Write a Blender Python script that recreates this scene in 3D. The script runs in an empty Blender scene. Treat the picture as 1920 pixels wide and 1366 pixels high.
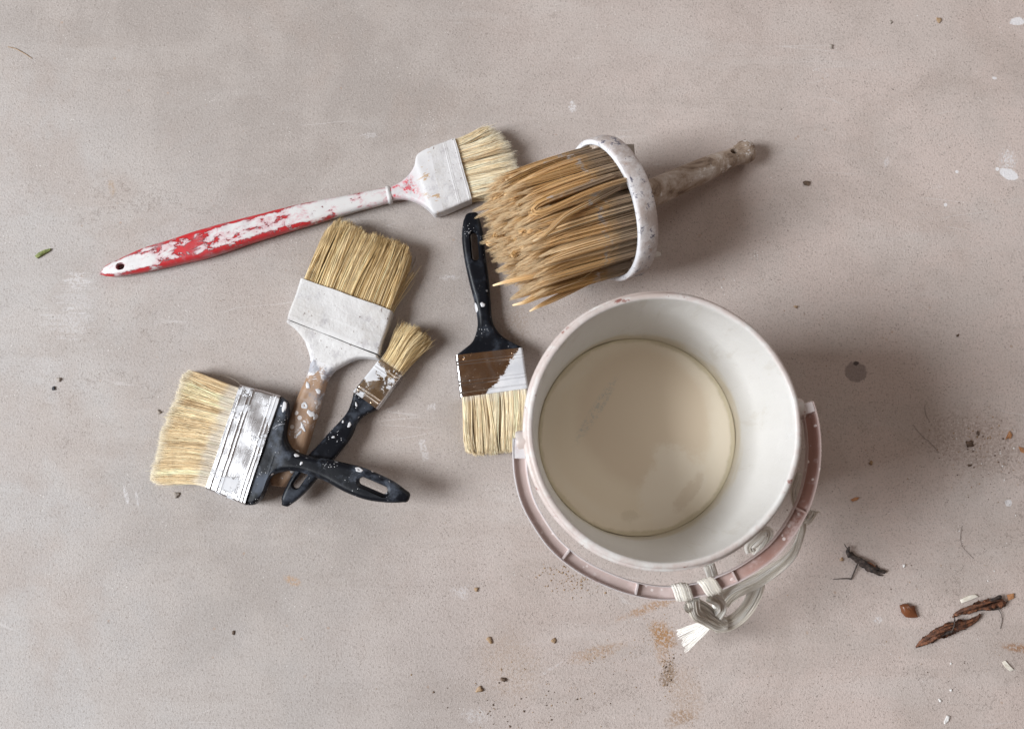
import bpy, bmesh, math, random
import numpy as np
from mathutils import Vector, Matrix
random.seed(7); rng = np.random.default_rng(11)
sc = bpy.context.scene
col = sc.collection

# ------------------------------------------------------------------ camera
F = 1867.0; CX, CY = 960.0, 683.0; H = 890.0          # pixels, pixels, millimetres above the floor
dn = np.array([-41.0, -214.0, -F]); zc = -dn/np.linalg.norm(dn)
xc = np.array([1.0, 0, 0]) - zc[0]*zc; xc /= np.linalg.norm(xc)
yc = np.cross(zc, xc)
R = np.array([xc, yc, zc])                             # camera space -> world
def W(px, py, z=0.0):
    """point of the place seen at (px, py) at height z, millimetres"""
    d = R @ np.array([px-CX, -(py-CY), -F])
    t = (z-H)/d[2]
    return np.array([t*d[0], t*d[1], z])
def proj(p):
    c = R.T @ (np.array(p, float)-np.array([0, 0, H]))
    return (CX + F*c[0]/-c[2], CY - F*c[1]/-c[2])
cam = bpy.data.cameras.new('camera'); co = bpy.data.objects.new('camera', cam); col.objects.link(co)
cam.sensor_width = 36; cam.lens = F/1920*36; cam.clip_start = 0.02; cam.clip_end = 100
co.matrix_world = Matrix.Translation((0, 0, H/1000)) @ Matrix(R.tolist()).to_4x4()
cam.dof.use_dof = True; cam.dof.focus_distance = (H-34)/1000/zc[2]; cam.dof.aperture_fstop = 8.5
sc.camera = co

# ------------------------------------------------------------------ light: a big window on the left, brown room around
w = bpy.data.worlds.new('World'); sc.world = w; w.use_nodes = True
bg = w.node_tree.nodes['Background']
bg.inputs[0].default_value = (0.40, 0.315, 0.27, 1); bg.inputs[1].default_value = 0.42
def area(name, loc, target, sx, sy, power, colr):
    l = bpy.data.lights.new(name, 'AREA'); l.shape = 'RECTANGLE'; l.size = sx; l.size_y = sy; l.energy = power; l.color = colr
    o = bpy.data.objects.new(name, l); col.objects.link(o); o.location = loc
    o.rotation_euler = (Vector(target)-Vector(loc)).to_track_quat('-Z', 'Y').to_euler()
    return o
area('window_light', (-3.8, -0.46, 2.95), (0.0, 0.1, 0), 1.9, 2.2, 385, (0.91, 0.95, 0.985))
area('right_fill_light', (1.9, 2.3, 2.5), (0.1, 0.1, 0), 1.5, 1.5, 19, (1.0, 0.95, 0.91))  # added fill out of view, brightens the upper right
sc.view_settings.view_transform = 'Standard'; sc.view_settings.look = 'None'
sc.view_settings.exposure = 0.0; sc.view_settings.gamma = 1.0
try: sc.view_settings.use_curve_mapping = False
except Exception: pass

# ------------------------------------------------------------------ node helper
class Mat:
    def __init__(s, name):
        s.m = bpy.data.materials.new(name); s.m.use_nodes = True; s.nt = s.m.node_tree
        s.b = s.nt.nodes['Principled BSDF']; s.tc = s.nt.nodes.new('ShaderNodeTexCoord')
        s.obj = s.tc.outputs['Object']
    def n(s, t): return s.nt.nodes.new(t)
    def put(s, sock, v):
        if v is None: return
        if hasattr(v, 'links'): s.nt.links.new(v, sock)
        elif isinstance(v, (tuple, list)):
            sock.default_value = tuple(v)+(1,) if (len(v) == 3 and sock.type == 'RGBA') else tuple(v)
        else:
            sock.default_value = (v, v, v, 1) if sock.type == 'RGBA' else v
    def math(s, op, a, b=None, c=None, clamp=False):
        k = s.n('ShaderNodeMath'); k.operation = op; k.use_clamp = clamp
        s.put(k.inputs[0], a); s.put(k.inputs[1], b); s.put(k.inputs[2], c); return k.outputs[0]
    def mapping(s, co=None, loc=(0, 0, 0), rot=(0, 0, 0), scale=(1, 1, 1)):
        k = s.n('ShaderNodeMapping'); s.put(k.inputs[0], co or s.obj); k.inputs[1].default_value = loc
        k.inputs[2].default_value = rot; k.inputs[3].default_value = scale; return k.outputs[0]
    def noise(s, scale, detail=4, rough=.55, co=None, dist=0, st=(1, 1, 1)):
        k = s.n('ShaderNodeTexNoise'); c = co or s.obj
        if st != (1, 1, 1): c = s.mapping(c, scale=st)
        s.put(k.inputs['Vector'], c); k.inputs['Scale'].default_value = scale; k.inputs['Detail'].default_value = detail
        k.inputs['Roughness'].default_value = rough; k.inputs['Distortion'].default_value = dist; return k.outputs[0]
    def voro(s, scale, co=None, out='Distance', rand=1.0):
        k = s.n('ShaderNodeTexVoronoi'); s.put(k.inputs['Vector'], co or s.obj); k.inputs['Scale'].default_value = scale
        k.inputs['Randomness'].default_value = rand; return k.outputs[out]
    def step(s, v, lo, hi):          # smooth ramp lo->0, hi->1
        k = s.n('ShaderNodeMapRange'); k.clamp = True; k.interpolation_type = 'SMOOTHSTEP'
        a, b = (0, 1)
        if lo > hi: lo, hi, a, b = hi, lo, 1, 0
        s.put(k.inputs[0], v); k.inputs[1].default_value = lo; k.inputs[2].default_value = hi
        k.inputs[3].default_value = a; k.inputs[4].default_value = b; return k.outputs[0]
    def mix(s, f, a, b):
        k = s.n('ShaderNodeMix'); k.data_type = 'RGBA'; s.put(k.inputs[0], f); s.put(k.inputs[6], a); s.put(k.inputs[7], b); return k.outputs[2]
    def attr(s, name):
        k = s.n('ShaderNodeAttribute'); k.attribute_name = name; return k.outputs['Fac']
    def sep(s, co=None):
        k = s.n('ShaderNodeSeparateXYZ'); s.put(k.inputs[0], co or s.obj); return k.outputs
    def ramp(s, f, stops):
        k = s.n('ShaderNodeValToRGB'); s.put(k.inputs[0], f); e = k.color_ramp.elements
        while len(e) < len(stops): e.new(0.5)
        for el, (p, c) in zip(e, stops): el.position = p; el.color = tuple(c)+(1,) if len(c) == 3 else c
        return k.outputs[0]
    def curve(s, v, pts, lo, hi):    # float curve through (value, result) points
        m = s.n('ShaderNodeMapRange'); m.clamp = True; s.put(m.inputs[0], v); m.inputs[1].default_value = lo; m.inputs[2].default_value = hi
        k = s.n('ShaderNodeValToRGB'); s.nt.links.new(m.outputs[0], k.inputs[0]); e = k.color_ramp.elements
        while len(e) < len(pts): e.new(0.5)
        for el, (p, c) in zip(e, pts): el.position = (p-lo)/(hi-lo); el.color = (c, c, c, 1)
        return k.outputs[0]
    def bump(s, h, strength=.3, dist=.001, prev=None):
        k = s.n('ShaderNodeBump'); k.inputs['Strength'].default_value = strength; k.inputs['Distance'].default_value = dist
        s.put(k.inputs['Height'], h)
        if prev is not None: s.nt.links.new(prev, k.inputs['Normal'])
        return k.outputs[0]
    def out(s, color=None, rough=None, metal=None, normal=None, **kw):
        s.put(s.b.inputs['Base Color'], color); s.put(s.b.inputs['Roughness'], rough); s.put(s.b.inputs['Metallic'], metal)
        if normal is not None: s.nt.links.new(normal, s.b.inputs['Normal'])
        for k, v in kw.items(): s.put(s.b.inputs[k.replace('_', ' ')], v)
        return s.m
    def blob(s, px, py, rx, ry, ang=0, ns=150, amp=.5, lo=1.0, hi=.7, z=0.0, nst=(1, 1, 1)):
        """soft patch of a shape of its own, centred where the photo shows it; rx, ry millimetres"""
        p = W(px, py, z)/1000
        m = s.n('ShaderNodeMapping'); m.vector_type = 'TEXTURE'; s.put(m.inputs[0], s.obj)
        m.inputs[1].default_value = (p[0], p[1], 0); m.inputs[2].default_value = (0, 0, math.radians(ang))
        m.inputs[3].default_value = (rx/1000, ry/1000, 1)
        x = s.sep(m.outputs[0])
        d = s.math('SQRT', s.math('ADD', s.math('MULTIPLY', x[0], x[0]), s.math('MULTIPLY', x[1], x[1])))
        nz = s.math('MULTIPLY', s.math('SUBTRACT', s.noise(ns, 8, .72, st=nst), .5), amp*4.5)
        return s.step(s.math('ADD', d, nz), lo, hi)

# ------------------------------------------------------------------ object helpers
def tag(o, label=None, cat=None, group=None, kind=None):
    if label: o['label'] = label
    if cat: o['category'] = cat
    if group: o['group'] = group
    if kind: o['kind'] = kind
    return o
def root(name, base, heading, label, cat, group=None):
    o = bpy.data.objects.new(name, None); col.objects.link(o); o.empty_display_size = .02
    o.location = (base[0]/1000, base[1]/1000, 0); o.rotation_euler = (0, 0, heading)
    o['_h'] = 0
    del o['_h']
    tag(o, label, cat, group)
    M = Matrix.Translation(o.location) @ Matrix.Rotation(heading, 4, 'Z')
    roots[o.name] = np.array(M.inverted())
    return o
roots = {}
def to_local(par, v):
    v = np.asarray(v, float)/1000
    if par is None: return v
    M = roots[par.name]; return v @ M[:3, :3].T + M[:3, 3]
def mesh(name, V, faces, m, par=None, smooth=True, attrs=None, sharp=None):
    """V in world millimetres"""
    me = bpy.data.meshes.new(name); V = to_local(par, V)
    faces = faces if isinstance(faces, np.ndarray) else list(faces)
    if isinstance(faces, np.ndarray):
        k = faces.shape[1]; n = len(faces)
        me.vertices.add(len(V)); me.vertices.foreach_set('co', V.astype(np.float32).ravel())
        me.loops.add(n*k); me.loops.foreach_set('vertex_index', faces.astype(np.int32).ravel())
        me.polygons.add(n); me.polygons.foreach_set('loop_start', np.arange(0, n*k, k, dtype=np.int32))
        try: me.polygons.foreach_set('loop_total', np.full(n, k, dtype=np.int32))
        except Exception: pass
        me.update(calc_edges=True)
    else:
        me.from_pydata([tuple(v) for v in V], [], faces); me.update()
    if attrs:
        for an, av in attrs.items():
            a = me.attributes.new(an, 'FLOAT', 'POINT'); a.data.foreach_set('value', np.asarray(av, np.float32))
    me.polygons.foreach_set('use_smooth', [smooth]*len(me.polygons))
    if sharp and smooth:
        try: me.set_sharp_from_angle(angle=math.radians(sharp))
        except Exception: pass
    me.materials.append(m)
    o = bpy.data.objects.new(name, me); col.objects.link(o)
    if par is not None: o.parent = par
    return o
def catmull(P, n):
    P = np.asarray(P, float); k = len(P)
    if k < 3:
        t = np.linspace(0, 1, n)[:, None]; return P[0]*(1-t)+P[-1]*t
    E = np.vstack([2*P[0]-P[1], P, 2*P[-1]-P[-2]]); out = []
    d = np.linalg.norm(np.diff(P[:, :2], axis=0), axis=1)**.5+1e-6; T = np.concatenate([[0], np.cumsum(d)])
    for t in np.linspace(0, T[-1], n):
        i = min(np.searchsorted(T, t, 'right')-1, k-2); u = (t-T[i])/(T[i+1]-T[i])
        p0, p1, p2, p3 = E[i], E[i+1], E[i+2], E[i+3]
        out.append(.5*((2*p1)+(-p0+p2)*u+(2*p0-5*p1+4*p2-p3)*u*u+(-p0+3*p1-3*p2+p3)*u**3))
    return np.array(out)
def rr_section(hw, ht, r, n=12):
    """rounded rectangle, 4*n points"""
    r = min(r, hw*.999, ht*.999); pts = []
    for cx_, cy_, a0 in ((hw-r, ht-r, 0), (-(hw-r), ht-r, 90), (-(hw-r), -(ht-r), 180), (hw-r, -(ht-r), 270)):
        for k in range(n):
            a = math.radians(a0+90*k/(n-1)); pts.append((cx_+r*math.cos(a), cy_+r*math.sin(a)))
    return pts
def subdiv_flat(pts, n=10):
    """add points along the two long faces so bumps and ridges have vertices"""
    out = []; q = len(pts)//4
    for s_ in range(4):
        seg = pts[s_*q:(s_+1)*q]; out += seg
        a = seg[-1]; b = pts[((s_+1)*q) % len(pts)]
        if s_ in (0, 2):
            for k in range(1, n): out.append((a[0]+(b[0]-a[0])*k/n, a[1]+(b[1]-a[1])*k/n))
    return out
def loft(name, st, m, par, n=60, smooth_path=True, wob=0.0, sharp=40, nq=7, cut=None, ends=(0, 0), seed=0, crown=0.0):
    """st: (Lx,Ly,Rx,Ry,z,half_thickness,corner_radius) pixels / mm"""
    rows = []
    for s_ in st:
        L = W(s_[0], s_[1], s_[4]); Rr = W(s_[2], s_[3], s_[4]); rows.append(np.concatenate([L, Rr, [s_[5], s_[6]]]))
    rows = np.array(rows)
    if smooth_path:
        # resample by centre distance
        rows = catmull(np.hstack([(rows[:, 0:2]+rows[:, 3:5])/2, rows]), n)[:, 2:]
    # round the ends off
    def endcap(row, nxt, ln):
        c0 = (row[:3]+row[3:6])/2; c1 = (nxt[:3]+nxt[3:6])/2; d = c0-c1; d /= np.linalg.norm(d)+1e-9; res = []
        for a in (80, 60, 40, 20):
            k = math.cos(math.radians(a)); sft = math.sin(math.radians(a))*ln
            r2 = row.copy(); h_ = (row[3:6]-row[:3])/2
            r2[:3] = c0-h_*(1-(1-k)*min(1, ln/(np.linalg.norm(h_)+1e-6)))+d*sft; r2[3:6] = c0+h_*(1-(1-k)*min(1, ln/(np.linalg.norm(h_)+1e-6)))+d*sft
            r2[6] = row[6]*(1-(1-k)*min(1, ln/row[6])); res.append(r2)
        return res
    rows = list(rows)
    if ends[0]: rows = endcap(rows[0], rows[1], ends[0])+rows
    if ends[1]: rows = rows+endcap(rows[-1], rows[-2], ends[1])[::-1]
    rows = np.array(rows); V = []; lat = []; uu = []
    k = None
    cum = np.concatenate([[0], np.cumsum(np.linalg.norm(np.diff((rows[:, :3]+rows[:, 3:6])/2, axis=0), axis=1))]); cum /= cum[-1]
    for i, r_ in enumerate(rows):
        c = (r_[:3]+r_[3:6])/2; hv = (r_[3:6]-r_[:3])/2; hw = np.linalg.norm(hv); x = hv/(hw+1e-9)
        sec = subdiv_flat(rr_section(hw, r_[6], r_[7], nq), 12); k = len(sec)
        for a, b in sec:
            b2 = b*(1+crown*(1-(a/hw)**2))
            V.append(c+x*a+np.array([0, 0, b2])); lat.append(a/hw*1.0); uu.append(cum[i])
    V = np.array(V); n_ = len(rows)
    if wob:
        rs = np.random.default_rng(seed+3)
        ph = rs.uniform(0, 6.28, (6, 3)); fr = rs.uniform(.05, .35, (6, 3))
        for q in range(6):
            V[:, 2] += wob*np.sin(V[:, 0]*fr[q, 0]+V[:, 1]*fr[q, 1]+ph[q, 0])/3
            V[:, 0] += wob*np.sin(V[:, 1]*fr[q, 1]+ph[q, 1])/4; V[:, 1] += wob*np.sin(V[:, 0]*fr[q, 2]+ph[q, 2])/4
    V[:, 2] = np.maximum(V[:, 2], .15)
    F_ = []
    for i in range(n_-1):
        for j in range(k):
            a = i*k+j; b = i*k+(j+1) % k; F_.append((a, b, b+k, a+k))
    F_.append(tuple(range(k))[::-1]); F_.append(tuple(range((n_-1)*k, n_*k)))
    o = mesh(name, V, F_, m, par, True, {'lat': lat, 'along': uu}, sharp)
    bm = bmesh.new(); bm.from_mesh(o.data); bmesh.ops.recalc_face_normals(bm, faces=bm.faces); bm.to_mesh(o.data); bm.free()
    if cut: cut_slot(o, par, *cut)
    return o
def cut_slot(o, par, p0, p1, hw, z, flare=1.7, half=14):
    """cut a slot with softened mouth between the pixel points p0 and p1"""
    A = W(p0[0], p0[1], z); B = W(p1[0], p1[1], z); d = (B-A)/np.linalg.norm(B-A); s_ = np.array([-d[1], d[0], 0]); V = []; k = 28
    levels = [(-half, flare*1.4), (-4.3, flare*1.05), (-3.2, 1.12), (-1.8, 1.0), (1.8, 1.0), (3.2, 1.12), (4.3, flare*1.05), (half, flare*1.4)]
    for dz, f in levels:
        for j in range(k):
            a = 2*math.pi*j/k; e = (B if abs(a-math.pi) > math.pi/2 else A) if False else (B if math.cos(a) >= 0 else A)
            V.append(e+d*hw*f*math.cos(a)+s_*hw*f*math.sin(a)+np.array([0, 0, dz]))
    F_ = []
    for i in range(len(levels)-1):
        for j in range(k):
            a = i*k+j; b = i*k+(j+1) % k; F_.append((a, b, b+k, a+k))
    F_.append(tuple(range(k))[::-1]); F_.append(tuple(range((len(levels)-1)*k, len(levels)*k)))
    c = mesh('slot_cutter', np.array(V), F_, o.data.materials[0], par)
    md = o.modifiers.new('slot', 'BOOLEAN'); md.operation = 'DIFFERENCE'; md.object = c; md.solver = 'EXACT'
    bpy.context.view_layer.update()
    dg = bpy.context.evaluated_depsgraph_get(); nm = bpy.data.meshes.new_from_object(o.evaluated_get(dg))
    o.modifiers.clear(); old = o.data; o.data = nm; nm.name = old.name; bpy.data.meshes.remove(old)
    bpy.data.objects.remove(c)
    nm.polygons.foreach_set('use_smooth', [True]*len(nm.polygons))
    try: nm.set_sharp_from_angle(angle=math.radians(38))
    except Exception: pass
def strands(name, P, wid, m, par, hue, wt=None, kind=None, sides=3, whit=None):
    """P: (n, k, 3) strand points in mm; one joined mesh of tapering hairs"""
    n, k, _ = P.shape
    T = np.gradient(P, axis=1); T /= np.linalg.norm(T, axis=2, keepdims=True)+1e-9
    ref = rng.normal(size=(n, 1, 3)); A = np.cross(T, np.broadcast_to(ref, T.shape)); A /= np.linalg.norm(A, axis=2, keepdims=True)+1e-9
    B = np.cross(T, A)
    t = np.linspace(0, 1, k)[None, :, None]
    prof = (1-.25*t) if wt is None else np.interp(t.ravel(), [p[0] for p in wt], [p[1] for p in wt]).reshape(1, k, 1)
    rad = (wid.reshape(n, 1, 1)*prof)
    rings = []
    for s_ in range(sides):
        a = 2*math.pi*s_/sides; rings.append(P+rad*(A*math.cos(a)+B*math.sin(a)))
    V = np.stack(rings, axis=2).reshape(-1, 3)           # n,k,sides
    V[:, 2] = np.maximum(V[:, 2], .2)
    base = (np.arange(n)[:, None, None]*k+np.arange(k-1)[None, :, None])*sides
    s0 = np.arange(sides)[None, None, :]; s1 = (s0+1) % sides
    q = np.stack([base+s0, base+s1, base+sides+s1, base+sides+s0], axis=-1).reshape(-1, 4)
    ts = np.broadcast_to(np.linspace(0, 1, k)[None, :, None], (n, k, sides)).ravel()
    hs = np.broadcast_to(np.asarray(hue)[:, None, None], (n, k, sides)).ravel()
    at = {'t': ts, 'hue': hs}
    if whit is not None: at['whit'] = np.broadcast_to(np.asarray(whit)[:, None, None], (n, k, sides)).ravel()
    o = mesh(name, V, q, m, par, True, at)
    if kind: o['kind'] = kind
    return o

def bezier(A, C1, C2, B, k):
    t = np.linspace(0, 1, k)[None, :, None]; A, C1, C2, B = [x[:, None, :] for x in (A, C1, C2, B)]
    return (1-t)**3*A+3*(1-t)**2*t*C1+3*(1-t)*t*t*C2+t**3*B

# ------------------------------------------------------------------ materials
def bristle_mat(name, dark, mid, light, white_to=0.0, tipc=None):
    M = Mat(name); h = M.attr('hue'); t = M.attr('t')
    c = M.ramp(h, [(0, dark), (.35, mid), (.75, light), (1, tuple(min(1, x*1.15) for x in light))])
    nz = M.noise(90, 3); c = M.mix(M.math('MULTIPLY', M.step(nz, .5, .75), .25), c, dark)
    if tipc: c = M.mix(M.step(t, .82, 1.0), c, tipc)
    if white_to > 0:
        k = M.step(M.math('ADD', t, M.math('MULTIPLY', M.math('SUBTRACT', M.noise(130, 4), .5), .35)), white_to+.1, white_to-.1)
        c = M.mix(M.math('MULTIPLY', k, .75), c, (.84, .78, .69))
    return M.out(c, .5, Specular_IOR_Level=.35)
bm_pale = bristle_mat('pale_bristle', (.68, .49, .29), (.98, .82, .55), (.99, .92, .73), .0, (.97, .90, .74))
bm_white = bristle_mat('straw_bristle', (.14, .088, .034), (.64, .44, .20), (.97, .79, .49), .0)
bm_small = bristle_mat('dry_bristle', (.22, .14, .06), (.58, .40, .18), (.88, .72, .44), .06)
bm_big = bristle_mat('clean_bristle', (.50, .35, .19), (.92, .71, .43), (.99, .85, .58), .24, (.97, .88, .70))
bm_mid = bristle_mat('cream_bristle', (.32, .23, .12), (.86, .68, .42), (.98, .87, .64), .09)
bm_round = bristle_mat('ochre_bristle', (.17, .090, .030), (.39, .225, .085), (.58, .37, .17), .0, (.78, .60, .38))
# grey paint at the foot of the round brush's tufts
def round_mat():
    M = Mat('round_brush_bristle'); h = M.attr('hue'); t = M.attr('t')
    c = M.ramp(h, [(0, (.18, .085, .025)), (.30, (.60, .34, .12)), (.72, (.84, .56, .28)), (1, (.97, .76, .48))])
    c = M.mix(M.step(t, .80, 1.02), c, (.95, .76, .50))
    nz = M.math('MULTIPLY', M.math('SUBTRACT', M.noise(200, 4), .5), .2)
    tt = M.math('ADD', t, nz)
    c = M.mix(M.math('MULTIPLY', M.step(tt, .34, .14), .75), c, (.34, .27, .215))
    ring = M.math('MULTIPLY', M.step(tt, .25, .29), M.step(tt, .35, .31))
    c = M.mix(M.math('MULTIPLY', ring, M.step(M.noise(140, 3), .45, .6)), c, (.62, .56, .52))
    return M.out(c, .48, Specular_IOR_Level=.35)
bm_tuft = round_mat()

def white_paint_mat(name, wood=(.36, .24, .15), wear=.0, tint=(.655, .645, .65)):
    M = Mat(name)
    n1 = M.noise(55, 6, .6); n2 = M.noise(400, 4, .7); n3 = M.noise(16, 3)
    c = M.mix(M.step(n3, .35, .7), tint, tuple(x*.93 for x in tint))
    c = M.mix(M.math('MULTIPLY', M.step(M.noise(70, 8, .75), .52, .64), .60), c, (.40, .38, .40))
    c = M.mix(M.math('MULTIPLY', M.step(M.noise(26, 7, .7), .50, .62), .30), c, (.50, .46, .42))
    c = M.mix(M.step(M.noise(210, 6, .75), .635, .655), c, (.17, .12, .10))
    c = M.mix(M.step(M.noise(48, 8, .74), .645-wear, .655-wear), c, wood)
    b = M.bump(n2, .6, .0006); b = M.bump(n1, .8, .0018, b)
    return M.out(c, .62, normal=b)
m_white = white_paint_mat('dried_white_paint')
def red_mat():
    M = Mat('red_lacquer_under_white_paint'); lat = M.math('ABSOLUTE', M.attr('lat')); al = M.attr('along')
    base = M.noise(105, 10, .74, dist=.3, st=(.55, 1, 1))
    thr = M.curve(al, [(0, .10), (.05, -.02), (.12, -.07), (.20, -.02), (.26, .115), (.42, .10), (.50, .065), (.60, .075), (.70, .045), (.82, .0), (.95, -.02), (1, -.05)], 0, 1)
    edge = M.math('MULTIPLY', M.step(lat, .58, .86), M.curve(al, [(0, .12), (.5, .17), (.68, .10), (1, .0)], 0, 1))
    v = M.math('ADD', M.math('ADD', base, thr), edge)
    red = M.step(v, .615, .635)
    pink = M.math('MULTIPLY', M.step(v, .50, .62), .85)
    wht = M.mix(pink, (.67, .66, .655), (.62, .36, .39))
    rc = M.mix(M.step(M.noise(60, 4), .4, .7), (.54, .022, .028), (.45, .06, .07))
    c = M.mix(red, wht, rc)
    c = M.mix(M.step(M.noise(230, 6, .75), .64, .66), c, (.20, .08, .08))
    c = M.mix(M.math('MULTIPLY', M.step(M.noise(60, 8, .75), .53, .64), .35), c, (.45, .38, .40))
    b = M.bump(M.math('SUBTRACT', 1, red), 1.0, .0012); b = M.bump(M.noise(500, 3), .2, .0003, b)
    return M.out(c, .38, normal=b)
def red_head_mat():
    M = Mat('painted_red_brush_head')
    c = M.mix(M.step(M.noise(22, 3), .35, .7), (.68, .67, .675), (.60, .59, .60))
    a = M.attr('along'); v = M.noise(120, 8, .72, dist=.3)
    red = M.math('MULTIPLY', M.step(v, .50, .56), M.math('MULTIPLY', M.step(a, .62, .42), M.step(M.math('ABSOLUTE', M.attr('lat')), .95, .5)))
    c = M.mix(M.math('MULTIPLY', M.step(v, .40, .55), M.math('MULTIPLY', M.step(a, .7, .3), .5)), c, (.66, .42, .47))
    c = M.mix(red, c, (.62, .03, .05))
    c = M.mix(M.math('MULTIPLY', M.step(M.noise(70, 7, .7, st=(1, 3, 1)), .56, .60), M.step(a, .5, .75)), c, (.50, .34, .20))
    c = M.mix(M.math('MULTIPLY', M.step(M.noise(80, 8, .75), .52, .64), .6), c, (.38, .36, .38))
    b = M.bump(M.noise(350, 4, .7), .35, .0005); b = M.bump(M.noise(60, 5), .5, .0010, b)
    return M.out(c, .5, normal=b)
def black_mat(name, dust=.5, seed=0.0):
    M = Mat(name); o = M.mapping(loc=(seed, seed*.7, 0))
    a = M.noise(38, 7, .65, co=o); sm = M.math('MULTIPLY', M.step(a, .46, .64), dust)
    c = M.mix(sm, (.005, .006, .009), (.115, .135, .175))
    c = M.mix(M.math('MULTIPLY', M.step(M.noise(70, 8, .78, co=o, dist=.6), .585+.06*(1-dust), .67), .75*dust+.15), c, (.55, .56, .60))
    sp = M.math('LESS_THAN', M.voro(420, co=o), .13); sel = M.step(M.noise(50, 2, co=o), .50, .58)
    c = M.mix(M.math('MULTIPLY', sp, sel), c, (.72, .72, .74))
    sp2 = M.math('MULTIPLY', M.math('LESS_THAN', M.math('ADD', M.voro(95, co=o), M.math('MULTIPLY', M.noise(300, 2, co=o), .12)), .19), M.step(M.noise(20, 2, co=o), .54, .56))
    c = M.mix(sp2, c, (.80, .80, .82))
    b = M.bump(M.noise(420, 4, .6), .15, .0004); b = M.bump(M.noise(50, 3), .35, .0010, b); b = M.bump(sp2, .6, .0008, b)
    return M.out(c, M.math('ADD', .36, M.math('MULTIPLY', sm, .4)), normal=b, Specular_IOR_Level=.22)
def metal_mat(name, base, paint, seed=0.0, patch=None, rough=.22, scratch=.12, side=None, dent=.25, lines=()):
    """tin ferrule with white paint left on it; patch: extra (axis, lo, hi) mask"""
    M = Mat(name); o = M.mapping(loc=(seed, seed*.3, seed*.1))
    v = M.noise(42, 8, .66, co=o, dist=.3)
    if patch: v = M.math('ADD', v, patch(M))
    wm = M.step(v, .62-paint, .635-paint)
    fl = M.step(M.noise(230, 7, .78, co=o), .625, .65)
    mk = M.math('MAXIMUM', wm, fl)
    if side: base = M.mix(M.step(M.math('ABSOLUTE', M.attr('lat')), .90, .94), base, side)  # edge glint put into the colour of the side strips
    for q in lines:
        dd = M.math('ABSOLUTE', M.math('SUBTRACT', M.attr('along'), q)); base = M.mix(M.math('MULTIPLY', M.step(dd, .017, .008), .75), base, (.66, .65, .65))  # silver stripes in the colour stand in for glints along the ridges
    base = M.mix(M.math('MULTIPLY', M.step(M.noise(35, 7, .7, co=o, dist=.6), .44, .62), .35), base, (.62, .60, .60))
    thin = M.math('MULTIPLY', M.step(v, .50-paint, .62-paint), M.math('MULTIPLY', M.step(M.noise(90, 8, .8, co=o, st=(.5, 2, 1)), .47, .60), .6)); base = M.mix(thin, base, (.60, .60, .61))
    c = M.mix(mk, base, M.mix(M.step(M.noise(60, 5, .6), .35, .65), (.55, .56, .59), (.67, .67, .69)))
    c = M.mix(M.math('MULTIPLY', M.step(M.noise(180, 5, .8, co=o), .66, .7), M.math('SUBTRACT', 1, mk)), c, (.32, .20, .12))
    b = M.bump(M.noise(800, 3, .6, st=(1, .1, 1)), scratch, .0003); b = M.bump(mk, .7, .0007, b); b = M.bump(M.noise(13, 2, .4, co=o), dent, .006, b)
    rg = M.math('ADD', rough, M.math('ADD', M.math('MULTIPLY', mk, .3), M.math('MULTIPLY', M.step(M.noise(60, 5), .4, .7), .12)))
    return M.out(c, rg, M.math('SUBTRACT', 1, mk), normal=b)
def wood_mat():
    M = Mat('worn_wood_with_paint_drops'); a = M.attr('along')
    g = M.noise(60, 6, .6, st=(.12, 1, 1)); c = M.mix(M.step(g, .35, .65), (.27, .165, .10), (.42, .28, .19))
    c = M.mix(M.math('MULTIPLY', M.step(M.noise(45, 6, .65), .50, .66), .55), c, (.46, .40, .37))
    c = M.mix(M.step(M.math('ADD', M.noise(95, 8, .75, dist=.8), M.curve(a, [(0, .30), (.20, .16), (.30, .03), (.6, .04), (1, -.02)], 0, 1)), .625, .66), c, (.72, .71, .72))
    c = M.mix(M.math('MULTIPLY', M.step(M.math('ADD', M.noise(50, 7, .7), M.curve(a, [(0, .05), (.15, .2), (.3, .0), (1, -.2)], 0, 1)), .58, .68), .7), c, (.22, .23, .28))
    c = M.mix(M.math('MULTIPLY', M.math('LESS_THAN', M.voro(110), .22), M.step(M.noise(25, 2), .5, .52)), c, (.66, .62, .60))
    b = M.bump(M.noise(300, 5, .7), .3, .0006)
    return M.out(c, .5, normal=b)
def plaster_wood_mat():
    M = Mat('crusted_wooden_handle'); a = M.attr('along')
    c = M.ramp(M.noise(42, 9, .72, dist=.7, st=(.6, 1, 1)), [(.36, (.15, .10, .07)), (.45, (.32, .24, .18)), (.53, (.46, .38, .32)), (.64, (.62, .57, .53))])
    tip = M.math('ADD', M.noise(85, 7, .7), M.curve(a, [(0, 0), (.70, .0), (.86, .05), (1, .12)], 0, 1))
    c = M.mix(M.step(tip, .60, .68), c, (.74, .71, .69))
    c = M.mix(M.math('MULTIPLY', M.step(M.noise(160, 6, .75), .60, .68), .7), c, (.13, .085, .06))
    b = M.bump(M.noise(160, 6, .75), .5, .0009); b = M.bump(M.noise(40, 3), .25, .0012, b)
    return M.out(c, .75, normal=b)
def ring_mat():
    M = Mat('white_crusted_ring'); f = M.attr('front')
    c = M.mix(f, M.mix(M.step(M.noise(60, 7, .7), .38, .62), (.44, .37, .34), (.68, .65, .65)), (.70, .70, .73))
    c = M.mix(M.math('MULTIPLY', M.step(M.noise(120, 9, .77, dist=.5), .565, .60), M.math('SUBTRACT', 1, M.math('MULTIPLY', f, .6))), c, (.10, .095, .14))
    c = M.mix(M.math('MULTIPLY', M.step(M.noise(75, 6, .7), .62, .66), .6), c, (.40, .26, .19))
    b = M.bump(M.noise(120, 7, .7), .6, .0014)
    return M.out(c, .6, normal=b)
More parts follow.
